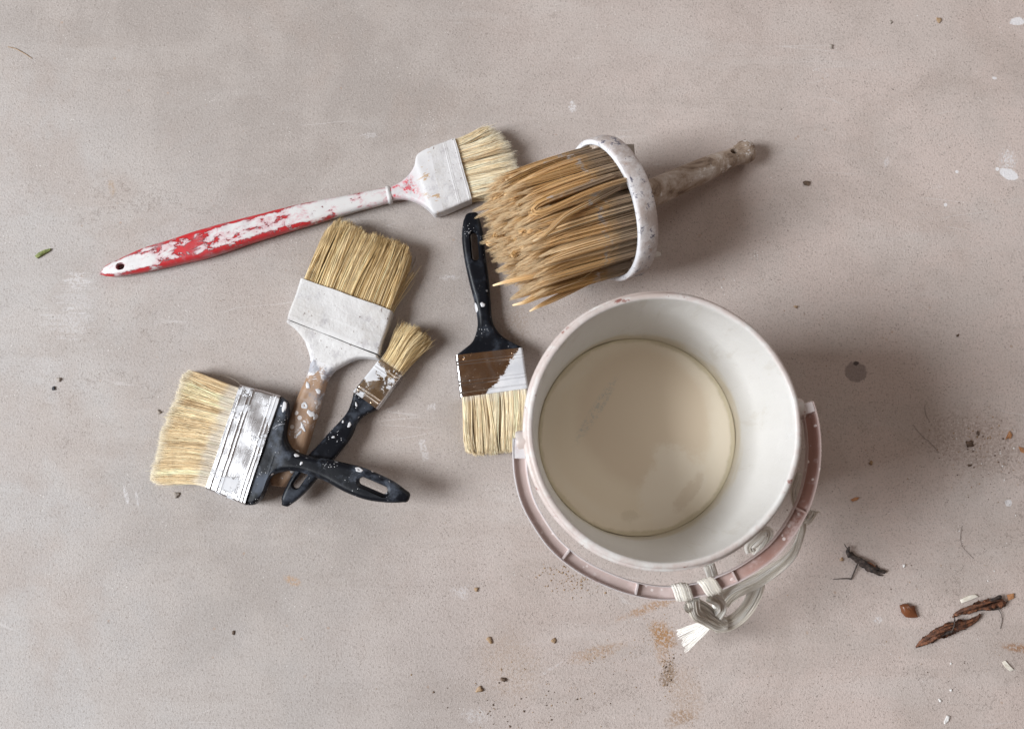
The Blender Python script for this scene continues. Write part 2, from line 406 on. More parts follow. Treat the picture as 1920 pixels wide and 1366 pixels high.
def bucket_mat():
    M = Mat('white_bucket_plastic'); x = M.sep(); z = x[2]
    streak = M.noise(28, 6, .6, st=(1, 1, .25)); inner = M.attr('inner')
    c = M.mix(M.step(streak, .35, .7), (.67, .655, .635), (.635, .62, .595))
    # milky film just above the water line, pink stain on the outer rim
    film = M.math('MULTIPLY', M.step(M.math('ADD', z, M.math('MULTIPLY', M.math('SUBTRACT', M.noise(32, 7, .7, st=(1, 1, 2)), .5), .05)), .088, .064), inner)
    c = M.mix(M.math('MULTIPLY', film, .95), c, (.56, .49, .375))
    outer = M.math('SUBTRACT', 1, inner)
    drip = M.noise(60, 8, .72, dist=.4, st=(1, 1, .22)); c = M.mix(M.math('MULTIPLY', M.math('MULTIPLY', M.step(drip, .55, .64), inner), .30), c, (.50, .455, .39))
    crust = M.math('MULTIPLY', M.step(M.noise(40, 8, .75), .585, .60), M.math('MULTIPLY', inner, M.step(z, .150, .188))); c = M.mix(M.math('MULTIPLY', crust, .4), c, (.72, .715, .71))
    pk = M.math('MULTIPLY', M.step(M.noise(30, 8, .75, dist=.5), .40, .56), outer)
    c = M.mix(M.math('MULTIPLY', pk, .50), c, (.50, .36, .33))
    c = M.mix(M.math('MULTIPLY', M.step(M.noise(16, 6, .7), .44, .6), M.math('MULTIPLY', outer, .4)), c, (.40, .31, .26))
    c = M.mix(M.math('MULTIPLY', M.step(M.noise(75, 8, .77), .60, .63), outer), c, (.28, .12, .10))
    c = M.mix(M.math('MULTIPLY', M.step(M.noise(120, 9, .8), .650, .675), M.math('MULTIPLY', inner, .6)), c, (.42, .38, .30))
    b = M.bump(M.noise(45, 5, .6), .3, .0014); b = M.bump(M.noise(320, 4, .6), .2, .0005, b); b = M.bump(crust, .3, .0008, b); b = M.bump(M.math('MULTIPLY', drip, inner), .25, .0010, b)
    return M.out(c, .42, normal=b)
def bail_mat():
    M = Mat('pink_stained_handle_plastic'); h = M.attr('floor')
    g = M.noise(30, 6, .65); al = M.attr('along')
    dk = M.step(M.math('ADD', al, M.math('MULTIPLY', M.math('SUBTRACT', g, .5), .5)), .35, .8)
    inner = M.mix(dk, (.56, .45, .42), (.29, .155, .125))
    inner = M.mix(M.math('MULTIPLY', M.step(M.noise(70, 7, .7), .5, .68), .6), inner, (.72, .60, .58))
    wall = M.mix(dk, (.68, .65, .66), (.56, .44, .41))
    wall = M.mix(M.math('MULTIPLY', M.step(M.noise(60, 6, .7), .55, .7), .5), wall, (.55, .34, .32))
    c = M.mix(h, wall, inner)
    c = M.mix(M.math('MULTIPLY', M.math('LESS_THAN', M.math('ADD', M.voro(150), M.math('MULTIPLY', M.noise(300, 2), .15)), .25), M.step(M.noise(22, 2), .5, .53)), c, (.76, .68, .66))
    return M.out(c, .4, normal=M.bump(M.noise(200, 5, .6), .2, .0005))
def twine_mat():
    M = Mat('white_poly_twine'); h = M.attr('hue')
    c = M.ramp(h, [(0, (.62, .56, .47)), (.5, (.86, .81, .73)), (1, (.95, .93, .89))])
    return M.out(c, .8, Specular_IOR_Level=.15)
def bark_mat():
    M = Mat('reddish_bark')
    c = M.ramp(M.noise(190, 9, .78, st=(1, 1, 1)), [(.34, (.022, .014, .012)), (.48, (.10, .04, .022)), (.60, (.27, .105, .05)), (.74, (.36, .22, .15))])
    return M.out(c, .65, normal=M.bump(M.noise(420, 6, .7), .8, .001))
def flat_mat(name, c1, c2, rough=.7, sc_=300):
    M = Mat(name); c = M.mix(M.step(M.noise(sc_, 5, .6), .35, .65), c1, c2)
    return M.out(c, rough, normal=M.bump(M.noise(sc_*2, 4), .3, .0005))

# ------------------------------------------------------------------ floor
def floor_mat():
    M = Mat('trowelled_concrete')
    big = M.noise(2.6, 4, .55); medn = M.noise(13, 6, .6); fine = M.noise(900, 3, .7); fine2 = M.noise(430, 5, .72)
    c = M.mix(M.step(big, .32, .68), (.368, .325, .300), (.42, .374, .348))
    X_ = M.sep()[0]
    warm_lit = M.step(M.math('ADD', X_, M.math('MULTIPLY', M.math('SUBTRACT', M.noise(3.2, 4), .5), .9)), -.22, .36)
    lit_left = M.step(M.math('ADD', M.math('MULTIPLY', X_, -1.0), M.math('ADD', M.math('MULTIPLY', M.sep()[1], -.45), M.math('MULTIPLY', M.math('SUBTRACT', M.noise(3.0, 5, .6), .5), .9))), .05, .55)
    c = M.mix(M.math('MULTIPLY', lit_left, .8), c, (.54, .525, .52))  # left side paled in colour, standing in for window light falling off
    c = M.mix(M.math('MULTIPLY', warm_lit, .9), c, (.62, .52, .478))  # pinker concrete on the right, also lightened in place of light there
    c = M.mix(M.math('MULTIPLY', M.step(medn, .42, .60), .40), c, (.52, .468, .436))
    c = M.mix(M.math('MULTIPLY', M.step(M.noise(28, 7, .7), .50, .62), .16), c, (.36, .305, .275))
    c = M.mix(M.math('MULTIPLY', M.step(M.noise(6, 6, .65, dist=.5), .48, .64), .40), c, (.41, .335, .295))
    c = M.mix(M.math('MULTIPLY', M.step(fine2, .52, .68), .50), c, (.25, .215, .19))
    c = M.mix(M.math('MULTIPLY', M.step(M.noise(560, 3, .6, st=(1.3, .8, 1)), .42, .32), .6), c, (.23, .19, .165))
    sw = M.noise(9, 7, .7, st=(.35, 1.6, 1)); c = M.mix(M.math('MULTIPLY', M.step(sw, .52, .66), .20), c, (.60, .57, .55))
    sw2 = M.noise(5, 8, .75, co=M.mapping(rot=(0, 0, 1.0), scale=(.3, 1.8, 1))); c = M.mix(M.math('MULTIPLY', M.step(sw2, .52, .64), .22), c, (.33, .28, .25))
    scr = M.math('ABSOLUTE', M.math('SUBTRACT', M.noise(7, 3, .5, co=M.mapping(rot=(0, 0, -.7), scale=(.25, 2.2, 1))), .5)); c = M.mix(M.math('MULTIPLY', M.step(scr, .0035, .0), M.math('MULTIPLY', M.step(M.noise(11, 2), .56, .64), .4)), c, (.66, .63, .62))
    c = M.mix(M.math('MULTIPLY', M.step(fine, .52, .66), .60), c, (.58, .53, .50))
    # pits and dark grains, thinner where the floor was trowelled smooth
    worn = M.step(M.math('ADD', M.noise(4.5, 4, .6), M.math('MULTIPLY', X_, .28)), .38, .62)
    zone = M.math('ADD', .25, M.math('MULTIPLY', worn, .75))
    wv = M.mapping(scale=(1, 1.35, 1), rot=(0, 0, .5))
    pit = M.math('MULTIPLY', M.math('LESS_THAN', M.math('ADD', M.voro(185, co=wv), M.math('MULTIPLY', fine2, .16)), .185), M.step(M.noise(60, 5, .7), .52, .58))
    c = M.mix(M.math('MULTIPLY', pit, M.math('MULTIPLY', zone, .75)), c, (.13, .10, .085))
    pit2 = M.math('MULTIPLY', M.math('LESS_THAN', M.voro(430), .20), M.step(M.noise(70, 6, .75), .48, .58))
    c = M.mix(M.math('MULTIPLY', pit2, M.math('MULTIPLY', zone, .6)), c, (.17, .135, .115))
    tan = M.math('MULTIPLY', M.math('LESS_THAN', M.math('ADD', M.voro(58), M.math('MULTIPLY', fine2, .2)), .17), M.step(M.noise(18, 3), .52, .60))
    c = M.mix(M.math('MULTIPLY', tan, .5), c, (.40, .27, .19))
    wsp = M.math('MULTIPLY', M.math('LESS_THAN', M.voro(240), .11), M.step(M.noise(30, 3), .55, .62))
    c = M.mix(M.math('MULTIPLY', wsp, .7), c, (.78, .75, .72))
    hgt = None
    # brown dust and rust, and last a dark brown patch beside the medium brush
    for (px, py, rx, ry, an, a_, colr) in [
            (1243, 1190, 13, 9, -50, .9, (.40, .215, .09)), (1238, 1205, 7, 18, 10, .5, (.42, .24, .12)), (1118, 1223, 24, 6, 15, .5, (.42, .26, .15)),
            (1222, 1137, 28, 4, 20, .7, (.42, .25, .14)), (1253, 1265, 6, 12, -20, .7, (.20, .125, .07)), (1285, 1300, 15, 26, 15, .30, (.40, .26, .16)),
            (1275, 1345, 12, 7, 20, .6, (.33, .20, .11)), (548, 1088, 7, 4, -30, .55, (.50, .30, .16)), (210, 350, 3, 9, 10, .5, (.42, .30, .2)),
            (1910, 1214, 14, 4, -10, .9, (.34, .19, .11)), (960, 1250, 25, 30, 30, .25, (.42, .28, .18)), (1830, 830, 50, 28, -10, .35, (.25, .165, .125)), (965, 620, 14, 26, 0, .30, (.25, .17, .11))]:
        k = M.math('MULTIPLY', M.blob(px, py, rx, ry, an, 130, .45, 1.35, .45), M.step(fine2, .42, .52))
        c = M.mix(M.math('MULTIPLY', k, a_), c, colr)
    # damp dark spot
    k = M.blob(1605, 697, 11, 9.5, 0, 90, .22, 1.02, .86); c = M.mix(M.math('MULTIPLY', k, .55), c, (.145, .115, .115))
    k = M.blob(1605, 681, 3.4, 2.2, 0, 300, .4, 1.0, .6); c = M.mix(M.math('MULTIPLY', k, .8), c, (.05, .04, .04))
    # white paint marks
    for (px, py, rx, ry, an, ns, am, a_, st_) in [
            (1891, 327, 9.5, 5.5, -20, 170, .25, .95, (1, 1, 1)), (1870, 317, 2.0, 1.8, 0, 200, .15, .95, (1, 1, 1)), (1794, 322, 1.7, 1.5, 0, 200, .15, .9, (1, 1, 1)),
            (1890, 300, 8, 9, 0, 480, 1.3, .7, (1, 1, 1)), (1908, 40, 8, 4.2, 10, 170, .35, .85, (1, 1, 1)), (1074, 200, 4, 6, -10, 260, .55, .7, (1, 1, 1)),
            (1773, 384, 1.6, 1.9, 0, 300, .3, .8, (1, 1, 1)), (1865, 147, 2.5, 1.6, 0, 300, .5, .8, (1, 1, 1)), (1891, 942, 3.6, 3.2, 0, 260, .35, .8, (1, 1, 1)),
            (1646, 1162, 4.5, 3.6, 10, 200, .6, .55, (1, 1, 1)), (148, 527, 13, 8, -15, 130, 1.0, .42, (.35, 2.2, 1)), (140, 560, 15, 12, -15, 130, 1.2, .20, (.35, 2.2, 1)),
            (127, 605, 20, 14, -10, 130, 1.2, .26, (.35, 2.2, 1)), (85, 680, 14, 8, -10, 130, 1.2, .16, (.4, 2, 1)), (237, 930, 2.0, 9, 15, 170, .5, .5, (1, .3, 1)),
            (257, 935, 1.2, 7, 12, 170, .4, .4, (1, .3, 1)), (795, 843, 4, 11, 10, 160, 1.0, .4, (1, .5, 1)), (808, 762, 4.5, 5, 30, 160, .9, .42, (1, .6, 1)),
            (865, 1110, 8, 6, 0, 200, 1.0, .35, (1, 1, 1)), (1663, 303, 2.5, 6, -20, 160, .6, .35, (1, 1, 1)), (845, 520, 12, 2.5, 0, 200, .8, .3, (1, 1, 1)),
            (1030, 1255, 14, 1.5, 30, 200, .6, .3, (1, 1, 1)), (690, 253, 8, 3, 0, 200, 1.0, .3, (1, 1, 1)), (895, 1342, 12, 6, 0, 200, 1.0, .3, (1, 1, 1))]:
        k = M.blob(px, py, rx, ry, an, ns, am, 1.03, .85 if am < .5 else .62, nst=st_)
        if a_ < .8: k = M.math('MULTIPLY', k, M.step(fine2, .42, .56))
        c = M.mix(M.math('MULTIPLY', k, a_), c, (.80, .79, .81))
    hh = M.math('ADD', M.math('MULTIPLY', fine2, 1.0), M.math('MULTIPLY', fine, .6))
    hh = M.math('SUBTRACT', hh, M.math('MULTIPLY', M.math('MAXIMUM', pit, pit2), .55))
    b = M.bump(hh, .55, .0013); b = M.bump(medn, .22, .0018, b)
    crk = M.math('ABSOLUTE', M.math('SUBTRACT', M.noise(4.2, 9, .62), .5)); crk = M.math('MULTIPLY', M.step(crk, .0022, .0), M.step(M.noise(3.1, 2), .56, .62)); c = M.mix(M.math('MULTIPLY', crk, .5), c, (.17, .13, .11))
    return M.out(c, .82, normal=b, Specular_IOR_Level=.25)
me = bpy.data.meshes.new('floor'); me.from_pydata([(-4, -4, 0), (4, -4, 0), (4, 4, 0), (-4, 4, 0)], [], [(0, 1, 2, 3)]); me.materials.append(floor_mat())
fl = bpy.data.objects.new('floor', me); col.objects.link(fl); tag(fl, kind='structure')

# ------------------------------------------------------------------ flat brushes
def ridge_rows(A, B, C, D, z0, z1, ht, r, ridges, n=46, amp=.55, taper=0.0):
    """ferrule stations from edge A-B (pixel points L,R) to edge C-D; ridges raised at the given fractions"""
    st = []
    for i in range(n+1):
        f = i/n; e = sum(math.exp(-((f-q)/.012)**2) for q in ridges)*amp-taper*max(0, (f-.93)/.07)**1.5
        L = [A[k]+(C[k]-A[k])*f for k in (0, 1)]; Rr = [B[k]+(D[k]-B[k])*f for k in (0, 1)]
        st.append((L[0], L[1], Rr[0], Rr[1], z0+(z1-z0)*f, ht+e, r))
    return st
def flat_bristles(par, m, rl, rr, z0, th0, tips, th1, n, clumps=40, clump_k=.5, wid=(.14, .30), lenvar=.05, spread=.02, k=6, stray=.03, lean=0.0, sink=3.0, pointy=0.0, seed=1, curl=0.25):
    """roots between pixel points rl and rr; tips: (u, px, py, z)"""
    g = np.random.default_rng(seed)
    A, B = W(rl[0], rl[1], z0), W(rr[0], rr[1], z0)
    tp = np.array([W(t[1], t[2], t[3]) for t in tips]); tu = np.array([t[0] for t in tips])
    def tipat(u): return np.stack([np.interp(u, tu, tp[:, j]) for j in range(3)], axis=1)
    u = g.uniform(0.01, .99, n); v = g.uniform(-1, 1, n)
    # flatter population on the outside so that the surface reads dense
    v = np.sign(v)*np.abs(v)**.8
    cu = np.sort(g.uniform(0, 1, clumps*3)); cv = g.uniform(-1, 1, clumps*3); cl = g.normal(0, 1, clumps*3); ch = g.normal(0, 1, clumps*3); cb = g.normal(0, 1, clumps*3)
    # nearest clump in (u*ratio, v)
    d = ((u[:, None]-cu[None])*clumps/3)**2+((v[:, None]-cv[None])*1.1)**2; ci = d.argmin(1)
    L0 = np.linalg.norm(tipat(np.array([.5]))[0]-(A+B)/2)
    root_ = A[None]*(1-u[:, None])+B[None]*u[:, None]+np.array([0, 0, 1.0])*(v*th0)[:, None]
    ut = u+(cu[ci]-u)*clump_k+g.normal(0, spread, n); vt = v+(cv[ci]-v)*clump_k+g.normal(0, .08, n)
    tip = tipat(np.clip(ut, -.02, 1.02))+np.array([0, 0, 1.0])*(vt*th1)[:, None]
    ax = np.cross(B-A, [0, 0, 1.0]); ax /= np.linalg.norm(ax)
    if np.dot(ax, tipat(np.array([.5]))[0]-(A+B)/2) < 0: ax = -ax
    dirv = tip-root_; ln = 1+cl[ci]*lenvar*.8+g.normal(0, lenvar*.6, n)
    if pointy: ln -= pointy*g.random(n)**2
    side = (B-A)/np.linalg.norm(B-A)
    tip = root_+dirv*ln[:, None]+side*(cb[ci]*.6+g.normal(0, .35, n))[:, None]
    st = g.random(n) < stray
    tip[st] += g.normal(0, 2.6, (st.sum(), 3))
    Lh = np.linalg.norm(tip-root_, axis=1)[:, None]
    C1 = root_+ax*Lh*.35; C2 = tip-(tip-root_)*.30+side*(cb[ci]*curl)[:, None]*3+g.normal(0, .3, (n, 3)); 
    P = bezier(root_-ax*sink, C1, C2, tip, k)
    hue = np.clip(.5+ch[ci]*.16+g.normal(0, .20, n), 0, 1)
    return strands('bristles', P, g.uniform(wid[0], wid[1], n), m, par, hue, [(0, 1), (.7, .95), (1, .35)], 'stuff')
def heading(a, b):
    A = W(a[0], a[1]); B = W(b[0], b[1]); return math.atan2(B[1]-A[1], B[0]-A[0])
def rivet(par, px, py, z, r, m, squash=.35):
    V = []; F_ = []; c = W(px, py, z); k = 14
    for i, (rr, zz) in enumerate(((1, -1.5), (1, 0), (.8, .6), (.45, .92), (.02, 1.0))):
        for j in range(k): a = 2*math.pi*j/k; V.append(c+np.array([rr*r*math.cos(a), rr*r*math.sin(a), zz*r*squash]))
    for i in range(4):
        for j in range(k): F_.append((i*k+j, i*k+(j+1) % k, (i+1)*k+(j+1) % k, (i+1)*k+j))
    return mesh('rivet', np.array(V), F_, m, par)

# --- long red brush
rb = root('paint_brush', W(560, 408), heading((190, 511), (865, 321)), 'long-handled brush with chipped red lacquer under white paint, lying top left', 'paint brush')
m_red = red_mat(); m_redhead = red_head_mat()
hole = ((226, 501), (229, 500.5), 2.7, 7, 1.25)
loft('handle', [(190, 509.5, 190.5, 515, 4.5, 2.2, 2), (200, 498, 202, 518, 5, 3.6, 3.3), (222, 487, 227, 517.5, 5.5, 4.9, 4.3), (270, 466, 276, 509, 6.5, 5.9, 4.6),
     (322, 450, 333, 496, 7, 6.6, 4.8), (383, 430, 395, 481, 7.5, 7.0, 4.8), (471, 407, 482, 452, 8.5, 6.8, 4.8), (572, 382, 581, 422, 9.2, 6.2, 4.6),
     (656, 366, 664, 398, 9.6, 5.6, 4.4), (714, 354, 720, 383, 10, 5.2, 4.2), (728, 352, 734, 379, 10, 5.0, 4.2)], m_red, rb, n=90, wob=.12, cut=hole, ends=(1.5, 0), crown=.06)
loft('collar', [(723, 350, 729, 382.5, 10, 5.7, 4.8), (727, 349.5, 733, 382, 10, 6.4, 5), (731, 350, 737, 380, 10, 5.6, 4.5)], m_white, rb, n=10, wob=.15)
loft('head', [(729, 353, 733, 377, 10, 4.9, 4), (740, 348, 747, 374.5, 10, 5.0, 4), (752, 342, 765, 374.5, 10, 5.3, 3.8), (767, 329, 786, 382, 10, 6.0, 3.2), (777, 314, 803, 393.5, 10, 7.2, 2.8),
     (782.5, 295, 815, 404.5, 10, 8.4, 2.4), (800, 284, 826, 402.5, 10, 8.9, 2.2), (812, 279.5, 838, 398, 10, 9.0, 2.2)], m_redhead, rb, n=46, wob=.18, crown=.05)
loft('ferrule', ridge_rows((806, 281), (832, 401), (853, 264), (885, 378.5), 10, 10, 9.3, 2.4, (.55, .60, .93), amp=.35), m_white, rb, smooth_path=False, wob=.22, seed=4, crown=.05)
flat_bristles(rb, bm_pale, (853, 266), (884, 377), 10, 7.8, [(0, 912, 238, 11), (.12, 932, 247, 12), (.28, 950, 268, 12), (.5, 965, 297, 12), (.68, 966, 322, 11), (.85, 955, 348, 10), (1, 935, 372, 9)], 8.5, 4200,
              clumps=22, clump_k=.62, lenvar=.06, pointy=.22, seed=3, curl=.5, wid=(.13, .30))

# --- broad white-caked brush
wb = root('paint_brush', W(640, 640), heading((520, 900), (650, 560)), 'wide brush caked white over its ferrule, bare wooden handle under the large black brush', 'paint brush')
loft('handle', [(574, 645, 664, 676, 8.5, 7.4, 5), (580, 662, 640, 686, 8.5, 7.2, 5.4), (582, 680, 625, 699, 8.5, 7.0, 5.6), (577, 702, 615, 715, 8.5, 6.9, 5.8), (566, 727, 609, 737, 8.5, 7.0, 6), (553, 757, 601, 765, 8.5, 7.2, 6.2),
     (540, 794, 590, 800, 8.5, 7.4, 6.4), (525, 838, 577, 843, 8.5, 7.3, 6.4), (511, 872, 562, 876, 8.3, 7.0, 6), (504, 893, 550, 896, 8, 6.2, 5.4), (508, 906, 538, 909, 7.6, 4.2, 4)], wood_mat(), wb, n=70, wob=.15, ends=(0, 2.0), crown=.05)
m_cake = white_paint_mat('caked_white_paint', (.30, .19, .12), -.01, (.66, .65, .645))
loft('head', [(541, 602, 710, 668, 9.5, 9.3, 2.6), (541, 607, 709, 673, 9.5, 9.2, 2.8), (556, 619, 694, 671.5, 9.3, 8.9, 3.2), (567, 632, 679, 671.5, 9, 8.5, 3.6), (576, 647, 661, 676, 8.8, 8.2, 4.2), (581, 664, 641, 687, 8.6, 7.8, 5), (583, 672, 632, 693, 8.6, 7.5, 5.4)],
     m_cake, wb, n=40, wob=.25, seed=8, crown=.04)
loft('ferrule', ridge_rows((567, 525), (738, 586), (542, 601), (712, 667), 10, 9.7, 10.4, 2.6, (.62, .90), amp=.22, taper=1.2), m_cake, wb, smooth_path=False, wob=.35, seed=5, crown=.04)
flat_bristles(wb, bm_white, (570, 528), (734, 585), 10, 8.6, [(0, 612, 437, 10), (.07, 627, 424, 12), (.2, 650, 419, 14), (.32, 672, 430, 14), (.45, 693, 442, 14), (.62, 722, 452, 14), (.8, 747, 459, 13), (.93, 764, 469, 12), (1, 769, 482, 10)], 9.5, 6500,
              clumps=52, clump_k=.42, lenvar=.03, seed=5, stray=.02, curl=.6, wid=(.15, .34))
flat_bristles(wb, bm_white, (715, 577), (737, 587), 9, 6, [(0, 752, 492, 8), (.5, 772, 505, 8), (1, 780, 518, 8)], 5, 60, clumps=6, clump_k=.3, lenvar=.12, seed=15, wid=(.13, .2)).name = 'loose_bristles'

# --- small black brush
sb = root('paint_brush', W(665, 790), heading((536, 946), (735, 690)), 'narrow black-handled brush with brown-reflecting ferrule, lower end under the large black brush', 'paint brush')
m_blk2 = black_mat('black_plastic_small', .35, .31)
loft('handle', [(664, 736, 708, 766, 9.5, 6.0, 3.6), (660, 752, 702, 770, 9.8, 5.8, 3.8), (653, 769, 684, 779, 10.3, 5.6, 4.2), (643, 783, 671, 792, 11, 5.4, 4.4), (620, 808, 660, 818, 13, 5.2, 4.2), (596, 835, 640, 845, 15, 5.2, 4), (572, 860, 617, 872, 16.5, 5.2, 3.8),
     (550, 888, 594, 898, 17.5, 5.2, 3.6), (537, 913, 577, 918, 17.5, 5.2, 3.4), (529.5, 932, 557, 937, 17, 4.8, 3.2), (529, 943, 543, 947, 16.5, 3.6, 2.6)], m_blk2, sb, n=70, wob=.1, ends=(0, 1.8), cut=((557, 908), (577, 880), 3.1, 17.5, 1.3))
def patch_small(M):
    x = M.sep(); return M.math('MULTIPLY', M.step(M.attr('lat'), .25, -.5), .12)
m_small_f = metal_mat('reflection_tinted_tin_small', (.50, .36, .22), .06, .7, patch_small, .24, dent=.5, lines=(.12, .20, .80, .88), side=(.62, .62, .64))  # brown base colour holds the room's reflection on the tin
loft('ferrule', ridge_rows((712, 675.5), (755, 705.5), (664, 735), (708, 767.5), 9.2, 9.2, 8.4, 2.2, (.12, .20, .88, .80), amp=.5, n=60), m_small_f, sb, smooth_path=False, wob=.08, seed=6)
rivet(sb, 697, 754, 17.6, 1.5, m_small_f)
flat_bristles(sb, bm_small, (714, 676), (753, 704), 9, 6.8, [(0, 752, 611, 10), (.25, 768, 614, 12), (.5, 782, 622, 12), (.75, 795, 633, 12), (1, 807, 645, 10)], 9.0, 2600, clumps=14, clump_k=.35, lenvar=.06, seed=9, stray=.09, curl=.9, wid=(.12, .27))

# --- large black brush on top of the pile
bb = root('paint_brush', W(500, 830), heading((340, 800), (768, 930)), 'largest black-handled brush with wide shiny ferrule, lying across two other handles', 'paint brush')
m_blk1 = black_mat('black_plastic_large', .62, 0.0)
loft('handle', [(531, 745, 463, 946, 14, 8.6, 4), (540, 754, 478, 945, 15, 8.6, 4.4), (541, 778, 492, 932, 16, 8.4, 5), (538, 812, 500, 908, 17.5, 8.0, 5.6), (543, 831, 512, 891, 19, 7.6, 6), (556, 845, 532, 884, 20.5, 7.2, 6), (583, 854, 560, 884, 23, 6.6, 5.6),
     (625, 862, 606, 900, 26, 6.0, 5), (675, 874, 650, 923, 29, 5.8, 4.6), (706, 886, 686, 936, 31, 5.7, 4.4), (735, 900, 722, 941.5, 33, 5.4, 4.2), (752, 911, 744, 942, 34, 4.8, 4.0), (764, 920, 757, 941, 34, 4.2, 3.6)],
     m_blk1, bb, n=110, wob=.1, ends=(0, 3.6), cut=((681, 901), (720, 918), 3.2, 31, 1.75), crown=.05)
def patch_big(M): return M.math('MULTIPLY', M.step(M.attr('along'), .5, .1), .03)
m_big_f = metal_mat('bright_tin', (.74, .74, .76), .055, 2.3, patch_big, .26, .35, dent=.38)
loft('ferrule', ridge_rows((455, 722), (391, 917), (530, 743), (463, 946), 11.5, 14.5, 10.2, 2.8, (.10, .27, .36, .83, .92), amp=.45, n=90), m_big_f, bb, smooth_path=False, wob=.25, seed=7, crown=.05)
for (px, py) in ((499, 797), (468, 899)): rivet(bb, px, py, 24, 1.7, m_big_f)
flat_bristles(bb, bm_big, (456, 727), (393, 915), 11.5, 8.2, [(0, 356, 696, 10), (.1, 347, 706, 11), (.25, 335, 742, 11), (.45, 314, 790, 10), (.62, 303, 830, 10), (.8, 293, 872, 9), (.93, 287, 896, 8), (1, 297, 908, 7)], 7.5, 7500,
              clumps=46, clump_k=.32, lenvar=.022, seed=12, stray=.02, curl=.35, wid=(.14, .30))

# --- medium black brush beside the bucket
mb = root('paint_brush', W(915, 650), heading((884, 398), (930, 840)), 'medium black-handled brush pointing its bristles down, between round brush and bucket', 'paint brush')
m_blk3 = black_mat('black_plastic_medium', .30, .83)
loft('handle', [(871.5, 408, 897, 405, 7.8, 4.0, 3.4), (868, 418, 900, 414, 8, 4.6, 3.6), (866, 446, 907, 444, 8, 5.2, 4), (871, 488, 911, 481, 8, 5.4, 4.2), (881, 534, 917, 528, 8.2, 5.6, 4.5), (890, 567, 920, 563, 8.5, 5.8, 4.7), (895, 600, 922.5, 596, 8.8, 6.0, 4.8),
     (894, 619, 929, 615, 9, 6.3, 4.6), (886, 641, 945, 633, 9.2, 6.8, 4), (868, 657, 965, 645, 9.4, 7.3, 3.4), (855, 668.5, 980, 653, 9.5, 7.8, 3), (856, 674, 981, 658, 9.5, 7.8, 3)], m_blk3, mb, n=80, wob=.1, ends=(4.0, 0), cut=((888.5, 443), (892, 483), 3.0, 8, 1.4))
def patch_mid(M):
    a = M.attr('along'); l = M.attr('lat')
    return M.math('MULTIPLY', M.step(M.math('ADD', M.math('ADD', M.math('MULTIPLY', l, .85), a), M.math('MULTIPLY', M.math('SUBTRACT', M.noise(38, 9, .78), .5), 1.0)), .78, .82), .50)
m_mid_f = metal_mat('reflection_tinted_tin', (.46, .29, .17), -.085, 5.1, patch_mid, .17, dent=.35, lines=(.17, .24, .64, .72, .90), side=(.62, .62, .64))  # brown surroundings mirrored by the tin, put into its base colour
loft('ferrule', ridge_rows((854, 668), (979.5, 653.5), (863, 746), (990, 729), 9.6, 9.6, 8.8, 2.4, (.17, .24, .64, .72, .90), amp=.85, n=90), m_mid_f, mb, smooth_path=False, wob=.08, seed=2)
for (px, py) in ((870, 673), (961, 661.5)): rivet(mb, px, py, 18.2, 1.2, m_mid_f)
flat_bristles(mb, bm_mid, (865, 745), (988, 729), 9.5, 7.6, [(0, 874, 845, 8), (.1, 886, 850, 9), (.5, 930, 846, 9), (.9, 972, 839, 9), (1, 984, 836, 8)], 8.0, 5000, clumps=34, clump_k=.5, lenvar=.03, seed=21, stray=.02, curl=.6, wid=(.15, .33))

# ------------------------------------------------------------------ round brush
C0 = W(1131, 396, 62); TIP = W(1396, 285, 12.5)
yaw = math.radians(180+20); E = math.radians(16.5)
nrm = np.array([math.cos(yaw)*math.cos(E), math.sin(yaw)*math.cos(E), math.sin(E)])   # the way the bristles point
hx = np.array([-math.sin(yaw), math.cos(yaw), 0.0]); ux = np.cross(nrm, hx)
if ux[2] < 0: ux = -ux
rr_ = root('round_brush', C0, yaw, 'round wall brush with ochre bristle tufts in a white crusted ring and crusted wooden handle', 'paint brush')
m_ring = ring_mat(); m_pw = plaster_wood_mat()
RR = 60.0
def lathe(name, origin, axis, X, Y, prof, m, par, k=96, rough=0.0, attrs=None, sharp=45):
    V = []; A = {a: [] for a in (attrs or {})}; g = np.random.default_rng(5)
    for i, (r, h) in enumerate(prof):
        for j in range(k):
            a = 2*math.pi*j/k; w_ = rough*(math.sin(3*a+1)+math.sin(7*a+h)*.6+math.sin(13*a+h*.8)*.4)
            V.append(origin+axis*(h+w_*.5)+(X*math.cos(a)+Y*math.sin(a))*(r+w_ if r > 1 else r))
            for q in A: A[q].append(attrs[q][i])
    F_ = []
    for i in range(len(prof)-1):
        for j in range(k): F_.append((i*k+j, i*k+(j+1) % k, (i+1)*k+(j+1) % k, (i+1)*k+j))
    o = mesh(name, np.array(V), F_, m, par, True, A or None, sharp)
    bm = bmesh.new(); bm.from_mesh(o.data); bmesh.ops.remove_doubles(bm, verts=bm.verts, dist=1e-6); bmesh.ops.recalc_face_normals(bm, faces=bm.faces); bm.to_mesh(o.data); bm.free()
    return o
lathe('ring', C0, nrm, hx, ux, [(57, -8), (56.8, -1), (57.0, 1.4), (57.6, 2.0), (60.0, 2.0), (61.2, 1.4), (61.9, -.4), (62.3, -3), (62.3, -13), (61.2, -15.5), (58, -16.5), (40, -16.6)], m_ring, rr_, rough=.26,
      attrs={'front': [1, 1, 1, 1, .9, .4, .05, 0, 0, 0, 0, 0]})
lathe('block', C0, nrm, hx, ux, [(.01, -3), (57.2, -3), (57.2, -15), (52, -17), (30, -20), (16, -25), (.01, -25)], m_pw, rr_, attrs={'along': [.3]*7})
hd = TIP-(C0-nrm*22); Lh = np.linalg.norm(hd); hd /= Lh
